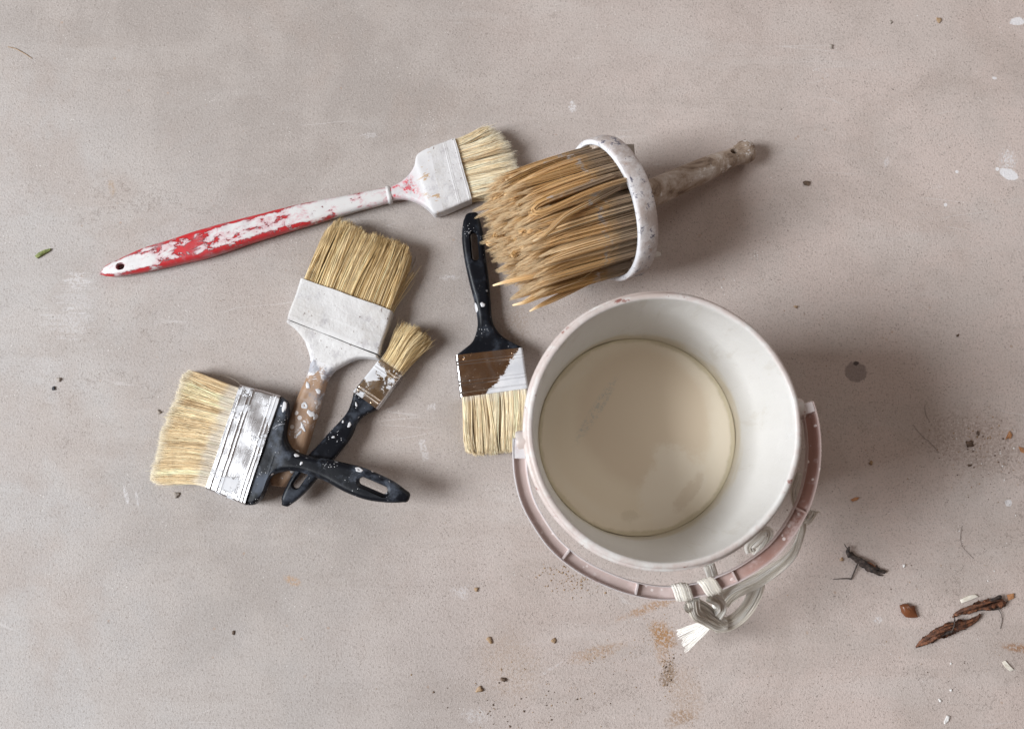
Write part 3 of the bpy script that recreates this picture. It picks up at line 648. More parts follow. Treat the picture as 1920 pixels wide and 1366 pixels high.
hX = np.cross(hd, [0, 0, 1.0]); hX /= np.linalg.norm(hX); hY = np.cross(hX, hd)
hp = [(12.2, -6), (12.2, 10), (12.0, Lh*.3), (11.6, Lh*.5), (10.8, Lh*.68), (9.3, Lh*.82), (8.5, Lh*.89), (8.8, Lh*.93), (10.3, Lh*.97), (11.0, Lh*1.0), (10.6, Lh*1.025), (8.0, Lh*1.05), (3, Lh*1.06), (.01, Lh*1.062)]
st = catmull([(h, r, 0) for r, h in hp[:-3]], 40)
hp2 = [(float(a[1]), float(a[0])) for a in st]+hp[-3:]
ho = lathe('handle', C0-nrm*22, hd, hX, hY, hp2, m_pw, rr_, k=64, rough=.07, attrs={'along': [max(0, min(1, h/Lh)) for r, h in hp2]})
# hanging hole near the tip: across the handle, seen from above
hc = C0-nrm*22+hd*Lh*.885
def cut_hole(o, par, c, d, r, half):
    X = np.cross(d, hd); X /= np.linalg.norm(X); Y = np.cross(d, X); k = 20; V = []
    for s_ in (-half, half):
        for j in range(k): a = 2*math.pi*j/k; V.append(c+d*s_+X*r*math.cos(a)+Y*r*1.35*math.sin(a))
    F_ = [(j, (j+1) % k, k+(j+1) % k, k+j) for j in range(k)]+[tuple(range(k))[::-1], tuple(range(k, 2*k))]
    ct = mesh('hole_cutter', np.array(V), F_, o.data.materials[0], par)
    bmx = bmesh.new(); bmx.from_mesh(ct.data); bmesh.ops.recalc_face_normals(bmx, faces=bmx.faces); bmx.to_mesh(ct.data); bmx.free()
    md = o.modifiers.new('h', 'BOOLEAN'); md.object = ct; md.operation = 'DIFFERENCE'; md.solver = 'EXACT'
    bpy.context.view_layer.update(); dg = bpy.context.evaluated_depsgraph_get(); nm = bpy.data.meshes.new_from_object(o.evaluated_get(dg))
    o.modifiers.clear(); o.data = nm; nm.polygons.foreach_set('use_smooth', [True]*len(nm.polygons)); nm.set_sharp_from_angle(angle=math.radians(40)); bpy.data.objects.remove(ct)
dh = hY*.93+hX*-.35; dh /= np.linalg.norm(dh)
cut_hole(ho, rr_, hc, dh, 3.0, 20)
# small clamp plate behind the ring
pc = W(1172, 296, 48)
m_plate = flat_mat('grey_painted_plate', (.42, .38, .34), (.56, .53, .50), .6, 80)
loft('clamp_plate', [(1156, 274, 1160, 330, 55, 5, 1.2), (1170, 273.5, 1176, 330, 55, 5, 1.2), (1187, 273, 1192, 330, 55, 5, 1.2)], m_plate, rr_, n=10, wob=.1)
loft('splash_flap', [(1226, 470, 1229, 484, 30, 1, .6), (1232, 471, 1234, 482, 29, .8, .5), (1239, 474, 1240, 479, 28, .6, .4)], m_plate, rr_, n=6)
# tufts
NT = 185; ga = math.pi*(3-math.sqrt(5)); BL = 94.0
tuft_pts = []
for i in range(NT):
    r = 54.5*math.sqrt((i+.5)/NT); a = i*ga; tuft_pts.append((r*math.cos(a), r*math.sin(a)))
g = np.random.default_rng(33)
for i, (a, b) in enumerate(tuft_pts):
    ns = 84; L = BL*(1+g.normal(0, .045)-.0*abs(b)/52)
    base = C0+hx*a+ux*b
    f = .93+g.normal(0, .03)
    # tips spread a little, sag for the lower ones
    tipc = C0+nrm*L+hx*(a*f+g.normal(0, 1.9)+2)+ux*(b*f+g.normal(0, 1.9))+np.array([0, 0, -3.5-g.random()*3])
    # keep the lower tufts off the floor
    q = g.normal(0, 1, (ns, 2)); q /= np.maximum(1, np.linalg.norm(q, axis=1, keepdims=True)/1.6)
    ro = base+(hx[None]*q[:, :1]+ux[None]*q[:, 1:])*2.0
    C1 = ro+nrm*L*.34
    bend = g.normal(0, .8, 3)
    C2 = C0+nrm*L*.72+hx*(a*f)+ux*(b*f)+(hx[None]*q[:, :1]+ux[None]*q[:, 1:])*3.3+bend
    ln = 1-.20*g.random(ns)**1.5
    tp = tipc+(hx[None]*q[:, :1]+ux[None]*q[:, 1:])*.65+g.normal(0, .32, (ns, 3)); tp = ro+(tp-ro)*ln[:, None]
    P = bezier(ro-nrm*4, C1, np.broadcast_to(C2, ro.shape).copy(), tp, 8)
    if g.random() < .14:      # hair folded over at the tip, stiff with old paint
        th_ = g.uniform(0, 6.28); dv = hx*math.cos(th_)+ux*math.sin(th_); rad_ = g.uniform(1.6, 2.8); e_ = P[:, -2:-1]; ax_ = P[:, -2:-1]-P[:, -3:-2]; ax_ /= np.linalg.norm(ax_, axis=2, keepdims=True)
        hook = [e_+dv*rad_*(1-math.cos(w__))+ax_*rad_*math.sin(w__)*1.5 for w__ in (.8, 1.6, 2.4, 3.1)]; hook.append(hook[-1]-ax_*g.uniform(5, 12))
        P = np.concatenate([P[:, :-1]]+hook, axis=1); taper = [(0, 1), (1, .7)]
    else: taper = [(0, 1), (.6, 1), (.85, .8), (1, .15)]
    P[:, :, 2] = np.maximum(P[:, :, 2], .8+g.random()*1.5)
    hue = np.clip(.52+g.normal(0, .17)+g.normal(0, .19, ns), 0, 1)
    strands('bristle_tuft', P, g.uniform(.16, .34, ns), bm_tuft, rr_, hue, taper)
# bent-over tufts, the loop on top
def path_tuft(px, zz, ns=70, rad=2.4, end=.4, name='bristle_tuft', hue0=.6):
    pts = catmull([np.append(W(p[0], p[1], z_), 0)[:3] for p, z_ in zip(px, zz)], 22)
    g2 = np.random.default_rng(int(px[0][0])); q = g2.normal(0, 1, (ns, 3)); q /= np.maximum(1, np.linalg.norm(q, axis=1, keepdims=True)/1.5)
    w_ = np.concatenate([np.linspace(1, 1, 14), np.linspace(1, end, 8)])[None, :, None]
    P = pts[None]+q[:, None, :]*rad*.62*w_
    strands(name, P, g2.uniform(.2, .4, ns), bm_tuft, rr_, np.clip(hue0+g2.normal(0, .15, ns), 0, 1), [(0, 1), (1, .6)])
path_tuft([(1150, 330), (1090, 352), (1035, 372), (1006, 386), (1000, 396), (1012, 399), (1040, 389), (1090, 366), (1140, 347), (1180, 335)], [122, 131, 137, 140, 141, 141, 140, 137, 130, 116], 56, 2.1, 1)
path_tuft([(1160, 352), (1110, 378), (1060, 405), (1030, 432), (1015, 445), (1000, 452)], [120, 128, 134, 138, 139, 139], 50, 2.3, .3)
path_tuft([(1175, 470), (1120, 500), (1070, 525), (1020, 550), (985, 566), (962, 572)], [55, 66, 74, 78, 78, 74], 70, 2.8, .25)
path_tuft([(1165, 500), (1120, 520), (1070, 545), (1035, 562), (1010, 574), (994, 583)], [45, 54, 62, 66, 66, 62], 60, 2.6, .25)
path_tuft([(1180, 440), (1110, 478), (1040, 505), (985, 520), (950, 528), (925, 535)], [80, 92, 98, 98, 94, 90], 60, 2.6, .25)
# a few flying hairs
g3 = np.random.default_rng(8); nh = 45
ro = C0+nrm*g3.uniform(10, 50, (nh, 1))+hx*g3.uniform(-40, 40, (nh, 1))+ux*g3.uniform(20, 50, (nh, 1))
tp = ro+nrm*g3.uniform(25, 55, (nh, 1))+g3.normal(0, 11, (nh, 3))
strands('stray_hairs', bezier(ro, ro+nrm*12, tp-nrm*12+g3.normal(0, 3, (nh, 3)), tp, 9), g3.uniform(.08, .14, nh), bm_tuft, rr_, g3.uniform(.7, 1, nh), kind='stuff')

# ------------------------------------------------------------------ bucket
BC = W(1245, 803, 193); BC = np.array([BC[0], BC[1], 0.0])
Zv = np.array([0, 0, 1.0]); Xv = np.array([1.0, 0, 0]); Yv = np.array([0, 1.0, 0])
bk = root('bucket', BC, 0, 'round white plastic bucket with pink-stained rim, holding murky beige water', 'bucket')
m_bk = bucket_mat()
def rin(z): return 77.5+(92.2-77.5)*(z-3)/192
prof = [(.01, 3.2), (70, 3.2), (75.5, 3.8), (77.5, 6)]+[(rin(z), z) for z in np.linspace(12, 188, 18)]+[(92.1, 192.5), (92.4, 194), (93.0, 194.8), (94.2, 195), (95.6, 194.8), (96.6, 193.8), (97.0, 192), (97.0, 188), (97.4, 187), (98.8, 186.6), (99.2, 185.8), (99.2, 183.5), (98.6, 182.6), (95.0, 182.2), (94.6, 170), (96.8, 169.6), (96.8, 167), (94, 166.6), (89, 100), (80.5, 4), (79, 1), (76, .4), (.01, .4)]
inn = [1]*(len(prof)-23)+[.6, .3, .2, .1]+[0]*19
inn = [1 if i < 23 else max(0, 1-(i-22)*.3) for i in range(len(prof))]
lathe('pail', BC, Zv, Xv, Yv, prof, m_bk, bk, k=180, rough=.24, attrs={'inner': inn}, sharp=50)
# lugs for the handle
def lug(px, py):
    p = W(px, py, 181); d = p-BC; d[2] = 0; d /= np.linalg.norm(d); s_ = np.cross(d, Zv)
    c = BC+d*97+Zv*179; k = 24; V = []
    for h, r in ((-3, 8), (5.5, 8), (7.0, 7), (7.4, 3), (7.5, .01)):
        for j in range(k): a = 2*math.pi*j/k; V.append(c+d*h+s_*r*math.cos(a)+Zv*r*math.sin(a))
    F_ = [(i*k+j, i*k+(j+1) % k, (i+1)*k+(j+1) % k, (i+1)*k+j) for i in range(4) for j in range(k)]
    return mesh('handle_lug', np.array(V), F_, m_bk, bk, True, {'inner': [0]*len(V)}, 40)
lug(975, 828); lug(1512, 765)
# bail: U channel
bail_px = [(975, 822, 184), (974.5, 850, 182), (977, 890, 179), (988, 935, 175), (1008, 975, 171), (1041, 1021, 166), (1089, 1060, 161), (1143, 1087, 157), (1195, 1104, 154), (1250, 1111, 152), (1311, 1104, 152), (1363, 1086, 153),
           (1404, 1064, 155), (1449, 1030, 159), (1484, 985, 164), (1508, 938, 169), (1521, 888, 174), (1525, 843, 178), (1522, 800, 181), (1516, 772, 183), (1511, 756, 184)]
bp = catmull([W(a, b, c) for a, b, c in bail_px], 120); m_bail = bail_mat()
sec = [(-4.4, 2.4), (-4.5, 2.8), (-4.9, 2.8), (-5.1, 2.3), (-5.1, -2.4), (-4.7, -2.8), (4.7, -2.8), (5.1, -2.4), (5.1, 2.3), (4.9, 2.8), (4.5, 2.8), (4.4, 2.4), (3.9, -.6), (3.5, -1.0), (-3.5, -1.0), (-3.9, -.6)]
fl_ = [0]*12+[.8, 1, 1, .8]
def sweep(name, path, sec, m, par, floor_attr, upv=None, caps=True):
    V = []; al = []; fa = []; n = len(path); k = len(sec)
    T = np.gradient(path, axis=0); T /= np.linalg.norm(T, axis=1, keepdims=True)
    for i in range(n):
        s_ = np.cross(T[i], [0, 0, 1.0]); s_ /= np.linalg.norm(s_); u_ = np.cross(s_, T[i])
        for j, (a, b) in enumerate(sec):
            V.append(path[i]+s_*a+u_*b); al.append(i/(n-1)); fa.append(floor_attr[j])
    F_ = [(i*k+j, i*k+(j+1) % k, (i+1)*k+(j+1) % k, (i+1)*k+j) for i in range(n-1) for j in range(k)]
    if caps: F_ += [tuple(range(k))[::-1], tuple(range((n-1)*k, n*k))]
    o = mesh(name, np.array(V), F_, m, par, True, {'along': al, 'floor': fa}, 35)
    bm = bmesh.new(); bm.from_mesh(o.data); bmesh.ops.recalc_face_normals(bm, faces=bm.faces); bm.to_mesh(o.data); bm.free(); return o
hand = sweep('handle', bp, sec, m_bail, bk, fl_)
TT = np.gradient(bp, axis=0); TT /= np.linalg.norm(TT, axis=1, keepdims=True)
def near(px, py): return int(np.argmin([((proj(p)[0]-px)**2+(proj(p)[1]-py)**2) for p in bp]))
def blockb(name, p, t, half_l, half_w, z0, z1, m, par, al, fa):
    s_ = np.cross(t, [0, 0, 1.0]); s_ /= np.linalg.norm(s_); u_ = np.cross(s_, t); V = []
    for dx in (-1, 1):
        for dy in (-1, 1):
            for zz in (z0, z1): V.append(p+t*dx*half_l+s_*dy*half_w+u_*zz)
    o = mesh(name, np.array(V), [(0, 1, 3, 2), (4, 6, 7, 5), (0, 4, 5, 1), (2, 3, 7, 6), (0, 2, 6, 4), (1, 5, 7, 3)], m, par, False, {'along': [al]*8, 'floor': [fa]*8}); o.parent = par; return o
for (px, py) in ((1195, 1105), (1377, 1079), (1062, 1040), (1500, 955)):
    i = near(px, py); blockb('rib', bp[i], TT[i], .6, 3.95, -.95, 2.2, m_bail, bk, i/119, .35)
for i0, i1, al in ((0, 6, 0.02), (115, 119, .8)):
    i = (i0+i1)//2; p = bp[i]; blockb('handle_end_plate', p, TT[i], np.linalg.norm(bp[i1]-bp[i0])/2*.96, 3.9, -.9, 2.35, m_bail, bk, al if al < .5 else .55, 0)

# liquid
def water_mat():
    M = Mat('murky_water'); 
    c = (.90, .79, .62)
    def bl(px, py, rx, ry, an, ns=20, am=.2, lo=1.0, hi=.8): return M.blob(px, py, rx, ry, an, ns, am*.3, lo+.08, hi-.08, z=63)
    # coordinates of blob are world based, the liquid's object is placed at the world origin of its parent: shift
    c = M.mix(M.math('MULTIPLY', bl(1185, 810, 70, 69, 0, 22, .10, .98, .93), 1), (.93, .83, .67), c)  # paler outer crescent: sediment, with the wall's reflection put into the colour
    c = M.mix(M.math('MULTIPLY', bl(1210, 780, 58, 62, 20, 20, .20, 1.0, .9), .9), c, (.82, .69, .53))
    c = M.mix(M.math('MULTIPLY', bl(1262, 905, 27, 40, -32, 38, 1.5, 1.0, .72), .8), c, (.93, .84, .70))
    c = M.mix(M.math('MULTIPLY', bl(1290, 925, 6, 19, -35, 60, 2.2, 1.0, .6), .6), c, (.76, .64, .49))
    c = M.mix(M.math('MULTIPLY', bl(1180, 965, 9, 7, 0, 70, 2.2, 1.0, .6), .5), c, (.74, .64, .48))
    sc1 = M.math('MULTIPLY', bl(1120, 765, 5, 36, -33, 60, .5, 1.1, .5), M.step(M.noise(420, 6, .8), .45, .62))
    c = M.mix(M.math('MULTIPLY', sc1, .9), c, (.58, .55, .48))
    c = M.mix(M.math('MULTIPLY', M.step(M.noise(210, 7, .75), .715, .74), .7), c, (.20, .17, .12))
    rg = M.math('MULTIPLY', bl(1190, 815, 75.5, 75.5, 0, 12, .35, .93, .93), M.math('SUBTRACT', 1, bl(1190, 815, 74.2, 74.2, 0, 12, .35, .93, .93)))
    c = M.mix(M.math('MULTIPLY', rg, M.math('MULTIPLY', M.step(M.noise(14, 3), .42, .58), .6)), c, (.97, .90, .76))
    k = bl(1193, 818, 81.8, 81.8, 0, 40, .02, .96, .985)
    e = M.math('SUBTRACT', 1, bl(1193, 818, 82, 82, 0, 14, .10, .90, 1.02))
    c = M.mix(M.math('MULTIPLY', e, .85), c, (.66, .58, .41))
    b = M.bump(M.noise(20, 2), .06, .003)
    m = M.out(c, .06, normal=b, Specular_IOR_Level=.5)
    return m
WZ = 63.0
k = 128; V = []; F_ = []
for r, dz in ((.01, 0), (30, 0), (60, 0), (78, 0), (80.8, .15), (rin(WZ)-.05, .9)):
    for j in range(k): a = 2*math.pi*j/k; V.append(BC+np.array([r*math.cos(a), r*math.sin(a), WZ+dz]))
for i in range(5):
    for j in range(k): F_.append((i*k+j, i*k+(j+1) % k, (i+1)*k+(j+1) % k, (i+1)*k+j))
# give the liquid its depth
n0 = len(V)
for j in range(k): a = 2*math.pi*j/k; V.append(BC+np.array([77.0*math.cos(a), 77.0*math.sin(a), 6.0]))
for j in range(k): F_.append((5*k+j, 5*k+(j+1) % k, n0+(j+1) % k, n0+j))
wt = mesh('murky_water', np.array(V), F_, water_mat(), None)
tag(wt, 'murky beige water standing a third up inside the white bucket', 'water')

# ------------------------------------------------------------------ twine
m_tw = twine_mat()
tw = root('twine', W(1345, 1140), 0, 'white frayed poly twine knotted round the pink bucket handle', 'twine')
def ribbon(pts, width, ns=46, flat=.28, name='twine_strand', n=40, tw_turn=0.0, fray=0.0, hue=.6, seed=1):
    """pts (px,py,z)"""
    ns = int(ns*3.4); width = width*1.12; flat = min(.75, flat*1.3); g = np.random.default_rng(seed); p = catmull([W(a, b, c) for a, b, c in pts], n); T = np.gradient(p, axis=0); T /= np.linalg.norm(T, axis=1, keepdims=True)
    S = np.cross(T, [0, 0, 1.0]); S /= np.linalg.norm(S, axis=1, keepdims=True)+1e-9; U = np.cross(S, T)
    a = g.uniform(-1, 1, ns); b = g.uniform(-1, 1, ns)*np.sqrt(1-a*a); t = np.linspace(0, 1, n)
    ph = t*tw_turn*2*math.pi
    ca, sa = np.cos(ph)[None, :, None], np.sin(ph)[None, :, None]
    A = a[:, None, None]*(1+fray*t[None, :, None]**2*2); B = b[:, None, None]*flat
    off = (A*ca-B*sa)*width/2*S[None]*1.25+(A*sa*.6+B*ca)*width/2*U[None]
    wv = np.sin(t[None, :, None]*g.uniform(3, 9, (ns, 1, 1))+g.uniform(0, 6, (ns, 1, 1)))*.25
    P = p[None]+off+wv*S[None]
    if fray: P[:, -1] += g.normal(0, .6, (ns, 3)); 
    hv = np.clip(hue+.25*np.sin(a*5+seed)+g.normal(0, .15, ns), 0, 1)
    return strands(name, P, g.uniform(.18, .36, ns), m_tw, tw, hv, [(0, 1), (1, .8)])
def wrap(px, py, dpx, turns=1.0, wdt=9.0, seed=1):
    i = near(px, py); c = bp[i]; t = TT[i]; s_ = np.cross(t, [0, 0, 1.0]); s_ /= np.linalg.norm(s_); u_ = np.cross(s_, t)
    g = np.random.default_rng(seed); ns = 110; n = 36; P = np.zeros((ns, n, 3))
    for q in range(ns):
        o_ = g.uniform(-1, 1)*wdt/2; rr2 = g.uniform(0, 1.3)*math.sqrt(max(0, 1-(o_*2/wdt)**2))+.15
        for j in range(n):
            a = 2*math.pi*j/(n-1)*turns; x, y = 6.0*math.cos(a), 4.1*math.sin(a)
            x = math.copysign(abs(math.cos(a))**.7, math.cos(a))*(5.4+rr2); y = math.copysign(abs(math.sin(a))**.7, math.sin(a))*(3.3+rr2)
            P[q, j] = c+t*(o_+dpx*math.cos(a)*.5)+s_*x+u_*y
    strands('twine_wrap', P, g.uniform(.25, .42, ns), m_tw, tw, np.clip(.6+g.normal(0, .17, ns), 0, 1))
wrap(1283, 1109, 3.0, 1, 12.5, 3); wrap(1329, 1099, 4.0, 1, 12, 4)
ribbon([(1293, 1130, 140), (1303, 1137, 128), (1318, 1146, 118), (1336, 1160, 108), (1353, 1172, 102)], 9.5, 60, .5, seed=5)
ribbon([(1300, 1124, 145), (1305, 1150, 128), (1322, 1160, 116), (1345, 1172, 106), (1362, 1172, 102)], 6.5, 40, .5, seed=6)
ribbon([(1346, 1172, 100), (1365, 1169, 98), (1384, 1158, 96), (1402, 1138, 96), (1416, 1112, 98), (1421, 1094, 100)], 8, 52, .35, seed=7)
ribbon([(1353, 1128, 96), (1366, 1114, 96), (1388, 1101, 98), (1420, 1087, 100), (1446, 1071, 104), (1468, 1056, 108), (1486, 1037, 112), (1498, 1013, 116), (1505, 990, 122), (1505, 974, 128)], 9.5, 60, .3, seed=8, tw_turn=.3)
ribbon([(1505, 976, 128), (1511, 968, 130), (1513, 957, 132)], 7, 40, .6, fray=.5, seed=18)
ribbon([(1329, 1058, 120), (1335, 1076, 116), (1342, 1098, 110), (1348, 1122, 98), (1349, 1136, 92)], 6, 46, .4, seed=9, hue=.85)
ribbon([(1349, 1130, 94), (1345, 1140, 88), (1340, 1150, 82), (1330, 1160, 74)], 7, 46, .6, seed=10, hue=.85, tw_turn=.5)
ribbon([(1330, 1118, 146), (1348, 1128, 132), (1352, 1142, 118), (1340, 1160, 104), (1330, 1166, 96)], 6, 36, .5, seed=11)
ribbon([(1408, 1034, 120), (1406, 1024, 122), (1420, 1010, 126), (1434, 997, 130), (1440, 999, 130), (1437, 1012, 126), (1424, 1032, 120), (1418, 1040, 116)], 5.5, 40, .3, seed=12, hue=.7)
ribbon([(1503, 888, 150), (1498, 905, 148), (1494, 922, 146), (1496, 940, 140), (1504, 960, 132)], 6.5, 36, .4, seed=13, hue=.4)
# fringe
g4 = np.random.default_rng(14); nf = 120; uf = np.sort(g4.uniform(0, 1, nf)); cl4 = np.floor(uf*9)/9+.05
A0 = W(1328, 1158, 72); A1 = W(1337, 1168, 72)
ro = A0*(1-uf[:, None])+A1*uf[:, None]+g4.normal(0, .5, (nf, 3)); T0 = W(1267, 1181, 30); T1 = W(1285, 1223, 30); um = uf*.35+cl4*.65
tp = T0*(1-um[:, None])+T1*um[:, None]+g4.normal(0, .8, (nf, 3)); tp = ro+(tp-ro)*(1-g4.random(nf)*.13)[:, None]
d_ = tp-ro; mid1 = ro+d_*.33+np.array([0, 0, 6.0]); mid2 = ro+d_*.7+np.array([0, 0, 3.0])+g4.normal(0, .8, (nf, 3))
strands('frayed_end', bezier(ro, mid1, mid2, tp, 8), g4.uniform(.25, .5, nf), m_tw, tw, g4.uniform(.75, 1, nf), [(0, 1), (1, .6)])

# ------------------------------------------------------------------ drops of white paint that dried on the handles
m_drop = Mat('paint_drop').out((.62, .62, .64), .35)
m_pinkdrop = Mat('pale_drop').out((.60, .50, .47), .4)
bpy.context.view_layer.update()
def drop(px, py, rx, ry, ang, par, m=None, hollow=False, th=.5):
    d = R @ np.array([px-CX, -(py-CY), -F]); d /= np.linalg.norm(d)
    hit, loc, nor, _, ob, _ = sc.ray_cast(bpy.context.evaluated_depsgraph_get(), Vector((0, 0, H/1000)), Vector(d))
    if not hit or ob.name.startswith('floor'): return
    c = np.array(loc)*1000; nv = np.array(nor); X = np.cross(nv, [0, 1.0, 0]); X /= np.linalg.norm(X); Y = np.cross(nv, X); k = 22; V = []
    gd = np.random.default_rng(int(px+py)); ph = gd.uniform(0, 6, 3); a0 = math.radians(ang)
    X, Y = X*math.cos(a0)+Y*math.sin(a0), -X*math.sin(a0)+Y*math.cos(a0)
    lv = ((1, -.6), (1, .1), (.86, .7), (.55, .6 if hollow else 1), (.25, .0 if hollow else 1.1), (.01, -.05 if hollow else 1.12))
    for f, h in lv:
        for j in range(k):
            a = 2*math.pi*j/k; w_ = 1+.13*math.sin(2*a+ph[0])+.10*math.sin(3*a+ph[1])+.07*math.sin(5*a+ph[2])
            V.append(c+X*rx*f*w_*math.cos(a)+Y*ry*f*w_*math.sin(a)+nv*h*th)
    F_ = [(i*k+j, i*k+(j+1) % k, (i+1)*k+(j+1) % k, (i+1)*k+j) for i in range(5) for j in range(k)]
    mesh('paint_drop', np.array(V), F_, m or m_drop, par)
for a in [(673, 880, 3.6, 1.9, -15, bb, None, True), (556, 853, 2.4, 1.6, -10, bb), (565, 868, 1.6, 1.2, 40, bb), (533, 762, 4.2, 2.2, 80, bb), (655, 796, 1.6, 2.2, -20, sb), (625, 819, 1.3, 1.1, 0, sb), (643, 790, .9, 1.4, 20, sb),
          (668, 758, 1.0, 2.0, 20, sb), (893, 577, 3.0, 4.0, 0, mb), (905, 571, 2.2, 2.0, 0, mb), (571, 760, 3.2, 2.7, 0, wb, None, True), (597, 733, 2.6, 1.9, -30, wb), (577, 722, 1.6, 3.4, 10, wb),
          (583, 775, 2.6, 3.6, 50, wb), (568, 800, 1.2, 4.6, 20, wb), (561, 812, 1.0, 3.6, -40, wb), (592, 781, 2.2, 3.0, 0, wb), (1480, 985, 1.5, 1.3, 0, bk, m_pinkdrop), (1498, 963, 1.3, 1.0, 0, bk, m_pinkdrop), (1467, 1003, .8, .9, 0, bk, m_pinkdrop), (1373, 1085, 1.9, 1.1, 20, bk, m_pinkdrop)]: drop(*a)

# ------------------------------------------------------------------ debris on the floor
m_bark = bark_mat(); m_dark = flat_mat('dark_twig', (.022, .018, .018), (.09, .065, .055)); m_chip = flat_mat('orange_chip', (.36, .16, .07), (.52, .27, .13))
m_split = flat_mat('pale_splinter', (.66, .61, .52), (.80, .76, .68)); m_clod = flat_mat('brown_clod', (.07, .045, .03), (.17, .11, .075)); m_green = flat_mat('green_leaf', (.10, .13, .03), (.30, .33, .12))
m_tanc = flat_mat('tan_crumb', (.30, .19, .10), (.46, .33, .22)); m_wc = flat_mat('white_crumb', (.70, .68, .66), (.84, .83, .82)); m_gry = flat_mat('grey_pebble', (.30, .26, .23), (.44, .39, .35))
m_leaf = Mat('brown_leaf_scrap').out((.17, .06, .025), .25)
def stick(name, pts, rad, m, label, cat, rough=.25, flat=.8, seed=1, par=None, n=26, k=12):
    """pts (px,py,z); rad list mm"""
    g = np.random.default_rng(seed); p = catmull([W(a, b, c) for a, b, c in pts], n); T = np.gradient(p, axis=0); T /= np.linalg.norm(T, axis=1, keepdims=True)
    rr2 = np.interp(np.linspace(0, 1, n), np.linspace(0, 1, len(rad)), rad); V = []
    ridge = g.normal(0, 1, k)
    for i in range(n):
        s_ = np.cross(T[i], [0, 0, 1.0]); s_ /= np.linalg.norm(s_)+1e-9; u_ = np.cross(s_, T[i]); ridge = ridge*.9+g.normal(0, .45, k)
        for j in range(k):
            a = 2*math.pi*j/k; q = rr2[i]*(1+rough*ridge[j]*.6)
            v = p[i]+s_*q*math.cos(a)+u_*q*flat*math.sin(a); v[2] = max(v[2], .1); V.append(v)
    F_ = [(i*k+j, i*k+(j+1) % k, (i+1)*k+(j+1) % k, (i+1)*k+j) for i in range(n-1) for j in range(k)]+[tuple(range(k))[::-1], tuple(range((n-1)*k, n*k))]
    if par is None:
        c = p[n//2]; V = np.array(V); o = mesh(name, V-np.array([c[0], c[1], 0]), F_, m, None); o.location = (c[0]/1000, c[1]/1000, 0)
        tag(o, label, cat)
    else: o = mesh(name, np.array(V), F_, m, par)
    return o
bk1 = root('bark_strip', W(1775, 1190), 0, 'long reddish bark strip with pointed end, lower one of the pair at bottom right', 'bark')
stick('bark', [(1717, 1213, 1.5), (1735, 1202, 3), (1760, 1186, 4), (1790, 1174, 4), (1815, 1168, 3.5), (1832, 1158, 3), (1838, 1150, 3)], [.4, 2.4, 3.7, 3.5, 2.6, 1.6, .7], m_bark, None, None, .6, .55, 3, bk1, n=60, k=18)
stick('peel', [(1728, 1204, 5), (1750, 1189, 7.5), (1775, 1178, 8), (1800, 1169, 6)], [.3, 1.6, 1.3, .3], m_bark, None, None, .6, .4, 31, bk1)
stick('peel', [(1740, 1202, 4), (1768, 1189, 5), (1800, 1178, 4), (1812, 1180, 1)], [.3, 1.2, 1.0, .2], m_dark, None, None, .6, .4, 32, bk1)
stick('side_twig', [(1783, 1186, 7), (1789, 1172, 8), (1790, 1158, 5), (1788, 1150, 1)], [.4, .5, .5, .3], m_dark, None, None, .2, 1, 4, bk1)
bk2 = root('bark_strip', W(1835, 1140), 0, 'thicker reddish bark strip with dark ragged end, upper one of the pair at bottom right', 'bark')
stick('bark', [(1786, 1157, 2), (1800, 1147, 4), (1825, 1139, 5), (1850, 1133, 5), (1872, 1128, 4), (1886, 1132, 3)], [.6, 2.6, 3.7, 4.1, 4.3, 1.6], m_bark, None, None, .65, .55, 7, bk2, n=60, k=18)
stick('peel', [(1793, 1150, 5), (1820, 1139, 8), (1850, 1130, 9), (1878, 1124, 8)], [.3, 1.7, 1.4, .3], m_bark, None, None, .6, .4, 33, bk2)
stick('peel', [(1815, 1146, 4), (1845, 1141, 5), (1875, 1138, 4), (1889, 1127, 3)], [.3, 1.4, 1.3, .4], m_dark, None, None, .6, .4, 34, bk2)
stick('splinter', [(1850, 1130, 7), (1862, 1124, 7), (1876, 1118, 5), (1872, 1126, 3)], [.5, 1.6, 1.4, .8], m_dark, None, None, .3, .6, 9, bk2)
stick('root_fibre', [(1862, 1136, 2), (1874, 1144, 2), (1879, 1160, 1), (1876, 1178, .6)], [.3, .3, .25, .2], m_dark, None, None, .1, 1, 10, bk2)
tg = root('twig', W(1620, 1050), 0, 'thin dark twig with a forked side branch, on the floor right of the bucket', 'twig')
stick('stem', [(1592, 1024, 4), (1590, 1036, 3), (1604, 1046, 3), (1622, 1056, 3), (1640, 1068, 3), (1660, 1072, 2)], [.6, 2.0, 2.3, 2.4, 2.8, 1.3], m_dark, None, None, .8, .6, 12, tg, n=44)
stick('fibre', [(1640, 1066, 3), (1652, 1068, 3), (1664, 1071, 2)], [1.2, .7, .2], m_dark, None, None, .5, .7, 22, tg)
stick('fibre', [(1636, 1070, 3), (1648, 1077, 2), (1656, 1079, 1)], [1.2, .6, .2], m_dark, None, None, .5, .7, 23, tg)
stick('fibre', [(1620, 1052, 4), (1632, 1055, 4), (1642, 1062, 3)], [.8, .7, .3], m_bark, None, None, .4, .7, 24, tg)
stick('side_branch', [(1610, 1051, 3), (1604, 1066, 2.5), (1597, 1083, 1.5), (1594, 1086, 1)], [.5, .5, .6, .4], m_dark, None, None, .2, 1, 13, tg)
stick('side_branch', [(1597, 1085, 1), (1585, 1084, .8), (1562, 1085, .6)], [.6, .4, .2], m_dark, None, None, .2, 1, 14, tg)
stick('side_branch', [(1592, 1030, 3), (1586, 1024, 3), (1583, 1019, 3)], [.5, .4, .3], m_dark, None, None, .2, 1, 15, tg)
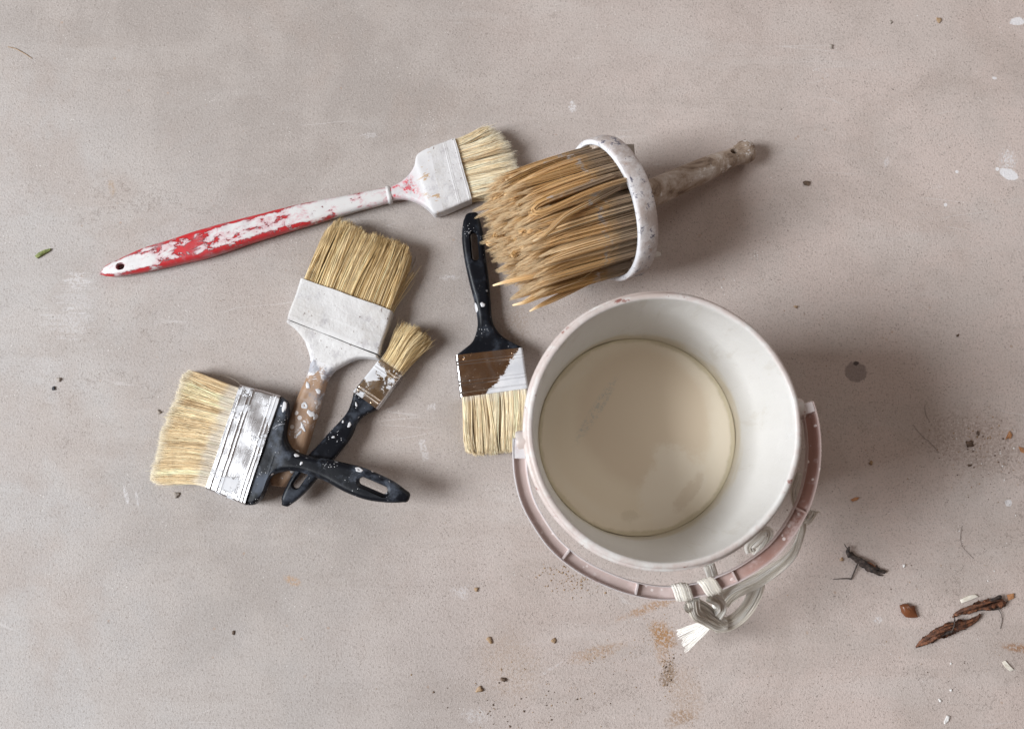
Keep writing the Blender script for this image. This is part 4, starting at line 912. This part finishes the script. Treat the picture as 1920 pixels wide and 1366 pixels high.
def slab(name, poly, z0, th, m, label, cat, bulge=.8, seed=1):
    g = np.random.default_rng(seed); P = [W(a, b, 0) for a, b in poly]; c = sum(P)/len(P); V = []; n = len(P)
    jit = [g.uniform(.82, 1.12) if bulge < 1 else 1 for _ in P]; kb = 1 if bulge < 1 else 3.5
    for f, z in ((1, z0), (1, z0+th*.8), (.93, z0+th), (.45, z0+th*(1+bulge*.12*kb)), (0.02, z0+th*(1+bulge*.15*kb))):
        for p, q in zip(P, jit): V.append((p-c)*f*q+np.array([0, 0, z+g.normal(0, th*.14)]))
    V = np.array(V); V[:, 2] = np.maximum(V[:, 2], .05)
    F_ = [(i*n+j, i*n+(j+1) % n, (i+1)*n+(j+1) % n, (i+1)*n+j) for i in range(4) for j in range(n)]+[tuple(range(n))[::-1]]
    o = mesh(name, V, F_, m, None, True, None, 50); o.location = (c[0]/1000, c[1]/1000, 0); tag(o, label, cat)
    bm = bmesh.new(); bm.from_mesh(o.data); bmesh.ops.recalc_face_normals(bm, faces=bm.faces); bm.to_mesh(o.data); bm.free(); return o
slab('leaf_scrap', [(1686, 1134), (1692, 1131), (1699, 1130), (1704, 1134), (1713, 1134), (1714, 1143), (1719, 1156), (1708, 1157), (1697, 1156), (1690, 1148)], .3, 3.0, m_leaf, 'glossy brown leaf scrap lying between the dark twig and the bark strips', 'leaf', 1.4)
slab('wood_splinter', [(1799, 1123), (1815, 1116), (1829, 1112), (1832, 1118), (1818, 1124), (1801, 1130)], .2, 1.4, m_split, 'flat cream wood splinter just above the bark strips', 'wood splinter')
slab('wood_splinter', [(1878, 1240), (1884, 1238), (1893, 1247), (1899, 1254), (1893, 1258), (1884, 1250)], .2, 1.3, m_split, 'slanted white wood splinter near the lower right corner', 'wood splinter')
slab('wood_splinter', [(1769, 1352), (1775, 1341), (1781, 1340), (1777, 1351), (1770, 1357)], .2, 1.3, m_wc, 'short white wood splinter at the bottom edge on the right', 'wood splinter')
slab('terracotta_chip', [(1887, 1114), (1899, 1112), (1901, 1121), (1890, 1124)], .2, 1.6, m_chip, 'small orange chip touching the end of the upper bark strip', 'chip')
slab('wood_chip', [(1884, 824), (1890, 812), (1892, 806), (1896, 815), (1893, 823), (1888, 820)], .2, 1.6, m_chip, 'pointed orange wood chip beside the brown clods at the right edge', 'chip')
slab('wood_chip', [(1909, 837), (1917, 840), (1920, 850), (1913, 846)], .2, 1.6, m_chip, 'orange wood chip cut by the right edge below the pointed one', 'chip')
slab('wood_chip', [(1594, 936), (1603, 932), (1612, 931), (1606, 937), (1598, 940)], .2, 1.2, m_chip, 'thin orange wood sliver right of the bucket handle', 'chip')
slab('brown_flake', [(1504, 341), (1510, 339), (1518, 341), (1516, 349), (1506, 348)], .2, 1.5, m_clod, 'flat brown flake below the tip of the wooden handle', 'flake', seed=3)
slab('yellow_flake', [(1755, 34), (1763, 35), (1766, 39), (1760, 44), (1756, 40)], .2, 1.0, m_tanc, 'small yellow flake near the top edge on the right', 'flake')
slab('leaf_sprig', [(66, 481), (74, 475), (86, 468), (95, 467), (95, 471), (84, 477), (72, 484)], .2, 2.0, m_green, 'short green leaf sprig lying left of the red handle', 'leaf')
def clod(px, py, r, m, label=None, cat='crumb', group=None, sq=.7, name='dirt_clod', seed=None):
    r *= .72
    g = np.random.default_rng(seed or int(px*13+py)); bm = bmesh.new(); bmesh.ops.create_icosphere(bm, subdivisions=2, radius=1)
    ph = g.uniform(0, 6, 6)
    sx = g.uniform(.75, 1.25)
    for v in bm.verts:
        f = 1+g.normal(0, .07)+.28*math.sin(v.co.x*4+ph[0])+.2*math.sin(v.co.y*5+ph[1])+.15*math.sin(v.co.z*6+v.co.x*3+ph[2])+g.normal(0, .05)
        v.co *= f*r/1000; v.co.x *= sx; v.co.z = max(v.co.z*sq, -.3*r/1000)
    me = bpy.data.meshes.new(name); bm.to_mesh(me); bm.free(); me.materials.append(m); me.polygons.foreach_set('use_smooth', [True]*len(me.polygons))
    o = bpy.data.objects.new(name, me); col.objects.link(o); p = W(px, py, 0)/1000; o.location = (p[0], p[1], .28*r/1000); o.rotation_euler = (0, 0, g.uniform(0, 6)); tag(o, label, cat, group); return o
for (px, py, r, m, lab, nm) in [
        (1817, 832, 4.2, m_clod, 'largest dark brown dirt clod among the crumbs at the right edge', 'dirt_clod'),
        (1833, 812, 2.6, m_clod, 'second dark clod just up and right of the largest one', 'dirt_clod'),
        (1817, 872, 2.2, m_clod, 'dark crumb directly below the largest clod at the right', 'dirt_clod'),
        (1633, 867, 2.2, m_tanc, 'tan crumb in the bucket shadow, right of the handle', 'crumb'),
        (1492, 575, 2.2, m_tanc, 'small brown crumb above right of the bucket rim', 'crumb'),
        (1795, 629, 2.0, m_clod, 'oval dark seed on bare floor above the clods', 'seed'),
        (1558, 88, 2.6, m_gry, 'round grey grit bump near the top edge right of centre', 'pebble'),
        (1670, 42, 1.8, m_gry, 'tiny grey pebble left of the yellow flake', 'pebble'),
        (111, 711, 2.8, m_gry, 'small grey pebble left of the big brush, above a black one', 'pebble'),
        (101, 728, 2.3, flat_mat('black_bead', (.02, .02, .025), (.05, .05, .06)), 'tiny black bead on the floor left of the big brush', 'bead'),
        (298, 772, 2.6, m_gry, 'grey grit lump beside the tips of the big brush', 'pebble'),
        (331, 927, 3.2, m_gry, 'grey pebble below the bristles of the big brush', 'pebble'),
        (893, 1104, 2.4, m_tanc, 'elongated brown crumb left of the bucket handle', 'crumb'),
        (944, 1273, 3.0, m_clod, 'darkest squarish crumb in the dust patch at the bottom', 'crumb'),
        (899, 1292, 3.4, m_tanc, 'ragged tan crumb left of the dark squarish one at the bottom', 'crumb'),
        (918, 1199, 3.0, m_tanc, 'pale peeling crumb above the dark squarish one', 'crumb'),
        (1038, 1200, 2.8, m_tanc, 'flat pinkish tan crumb below the bucket handle', 'crumb'),
        (1783, 1243, 1.4, m_wc, 'tiny round white bead below the bark strips', 'bead'),
        (1783, 1293, 1.6, m_wc, 'tiny white bead below another one at the lower right', 'bead'),
        (1762, 1312, 1.8, m_wc, 'white crumb left of the lowest bead at the lower right', 'crumb'),
        (438, 1185, 1.8, m_clod, 'lone rust brown speck on the clean floor at lower left', 'crumb'),
        (1695, 1060, 2.0, m_wc, 'pale grain right of the dark twig', 'crumb'),
        (1578, 1048, 2.0, m_tanc, 'tan grain left of the dark twig', 'crumb')]:
    clod(px, py, r, m, lab, nm.split('_')[-1] if nm != 'dirt_clod' else 'clod', None, .6, nm)
# loose hairs
for pts, lab in [([(1804, 985, .4), (1801, 1008, .5), (1806, 1026, .5), (1825, 1046, .3)], 'long thin dark hair curving above the bark strips'),
                 ([(1712, 796, .4), (1730, 818, .6), (1745, 830, .6), (1760, 848, .3)], 'thin brown hair in the bucket shadow left of the clods'),
                 ([(1734, 760, .4), (1736, 776, .5), (1743, 790, .3)], 'short curved hair above the thin brown one'),
                 ([(15, 88, .4), (30, 92, .5), (48, 102, .5), (60, 110, .3)], 'short brown plant fibre in the upper left corner')]:
    stick('hair', pts, [.10, .13, .09] if pts[0][0] > 100 else [.4, .4, .3], m_dark if pts[0][0] > 100 else m_tanc, lab, 'hair', .05, 1, 3, k=5)
stick('bristle', [(500, 886, .8), (512, 908, .8), (530, 911, .8), (548, 908, .8)], [.15, .15, .15], m_split, 'fine shed bristle curling below the neck of the big brush', 'bristle', .05, 1, 3, k=5)
stick('bristle', [(395, 700, 2), (420, 704, 5), (440, 712, 9), (452, 722, 12)], [.12, .15, .15], m_split, 'stray bristle arching above the ferrule of the big brush', 'bristle', .05, 1, 3, k=5)
# grit that nobody could count
def grit(name, spots, m, label, cat):
    V = []; F_ = []; g = np.random.default_rng(len(spots)*7+3)
    base = [(1, 0, 0), (-1, 0, 0), (0, 1, 0), (0, -1, 0), (0, 0, 1), (0, 0, -1)]; fc = [(0, 2, 4), (2, 1, 4), (1, 3, 4), (3, 0, 4), (2, 0, 5), (1, 2, 5), (3, 1, 5), (0, 3, 5)]
    for (px, py, sx, sy, n, r0, r1) in spots:
        for _ in range(n):
            p = W(px+g.normal(0, sx), py+g.normal(0, sy), 0); r = r0+(r1-r0)*g.random()**2.5; a = g.uniform(0, 6.28); el = g.uniform(.5, 1.2); i0 = len(V)
            for b in base:
                q = np.array(b)*r*g.uniform(.6, 1.2)*np.array([1, el, .6]); V.append(p+np.array([q[0]*math.cos(a)-q[1]*math.sin(a), q[0]*math.sin(a)+q[1]*math.cos(a), q[2]+r*.3]))
            F_ += [tuple(i0+x for x in f) for f in fc]
    o = mesh(name, np.array(V), np.array(F_), m, None, False); tag(o, label, cat, kind='stuff')
grit('tan_grit', [(1080, 1092, 26, 12, 150, .3, 1.2), (1030, 1072, 14, 6, 30, .3, 1.0), (1240, 1190, 18, 22, 160, .15, .7), (1253, 1262, 7, 15, 90, .15, .8), (1282, 1300, 14, 24, 90, .12, .5), (1120, 1222, 40, 14, 70, .2, .8), (1253, 1262, 9, 18, 60, .2, 1.0), (1270, 1310, 30, 30, 50, .2, .7), (1000, 1300, 110, 40, 160, .15, .9), (1250, 1200, 60, 60, 160, .12, .5), (1120, 1225, 60, 14, 140, .12, .5),
     (1830, 850, 70, 50, 240, .12, .8), (1700, 1150, 150, 140, 150, .2, .7), (1500, 560, 40, 30, 25, .2, .8), (900, 700, 600, 400, 650, .12, .5), (1840, 815, 25, 14, 60, .3, 1.0), (1600, 800, 200, 300, 120, .2, .6)], m_tanc, 'fine tan grit and sawdust scattered over the concrete', 'grit')
grit('dark_grit', [(990, 1310, 90, 30, 60, .3, 1.2), (940, 1340, 30, 14, 16, .4, 1.4), (1840, 850, 45, 45, 70, .3, 1.3), (1700, 1100, 160, 160, 70, .2, .8), (900, 700, 650, 420, 700, .12, .55), (1253, 1258, 8, 14, 20, .3, 1.1), (1690, 950, 120, 120, 25, .3, .9), (1600, 300, 220, 200, 60, .2, .7)], m_clod, 'fine dark grit and soil specks on the concrete', 'grit')
grit('white_grit', [(1416, 480, 8, 5, 16, .4, 1.3), (1860, 840, 40, 26, 30, .4, 1.4), (1385, 545, 16, 14, 16, .3, .9), (1820, 1000, 60, 60, 26, .3, 1.0), (1720, 1150, 160, 130, 40, .2, .9), (900, 700, 650, 420, 260, .12, .5), (1750, 250, 150, 150, 34, .3, .8), (1320, 1110, 30, 12, 10, .3, .8)], m_wc, 'fine white plaster crumbs on the concrete', 'grit')
print('bucket centre check', proj(BC+np.array([0, 0, 63])), proj(BC+np.array([0, 0, 195])))
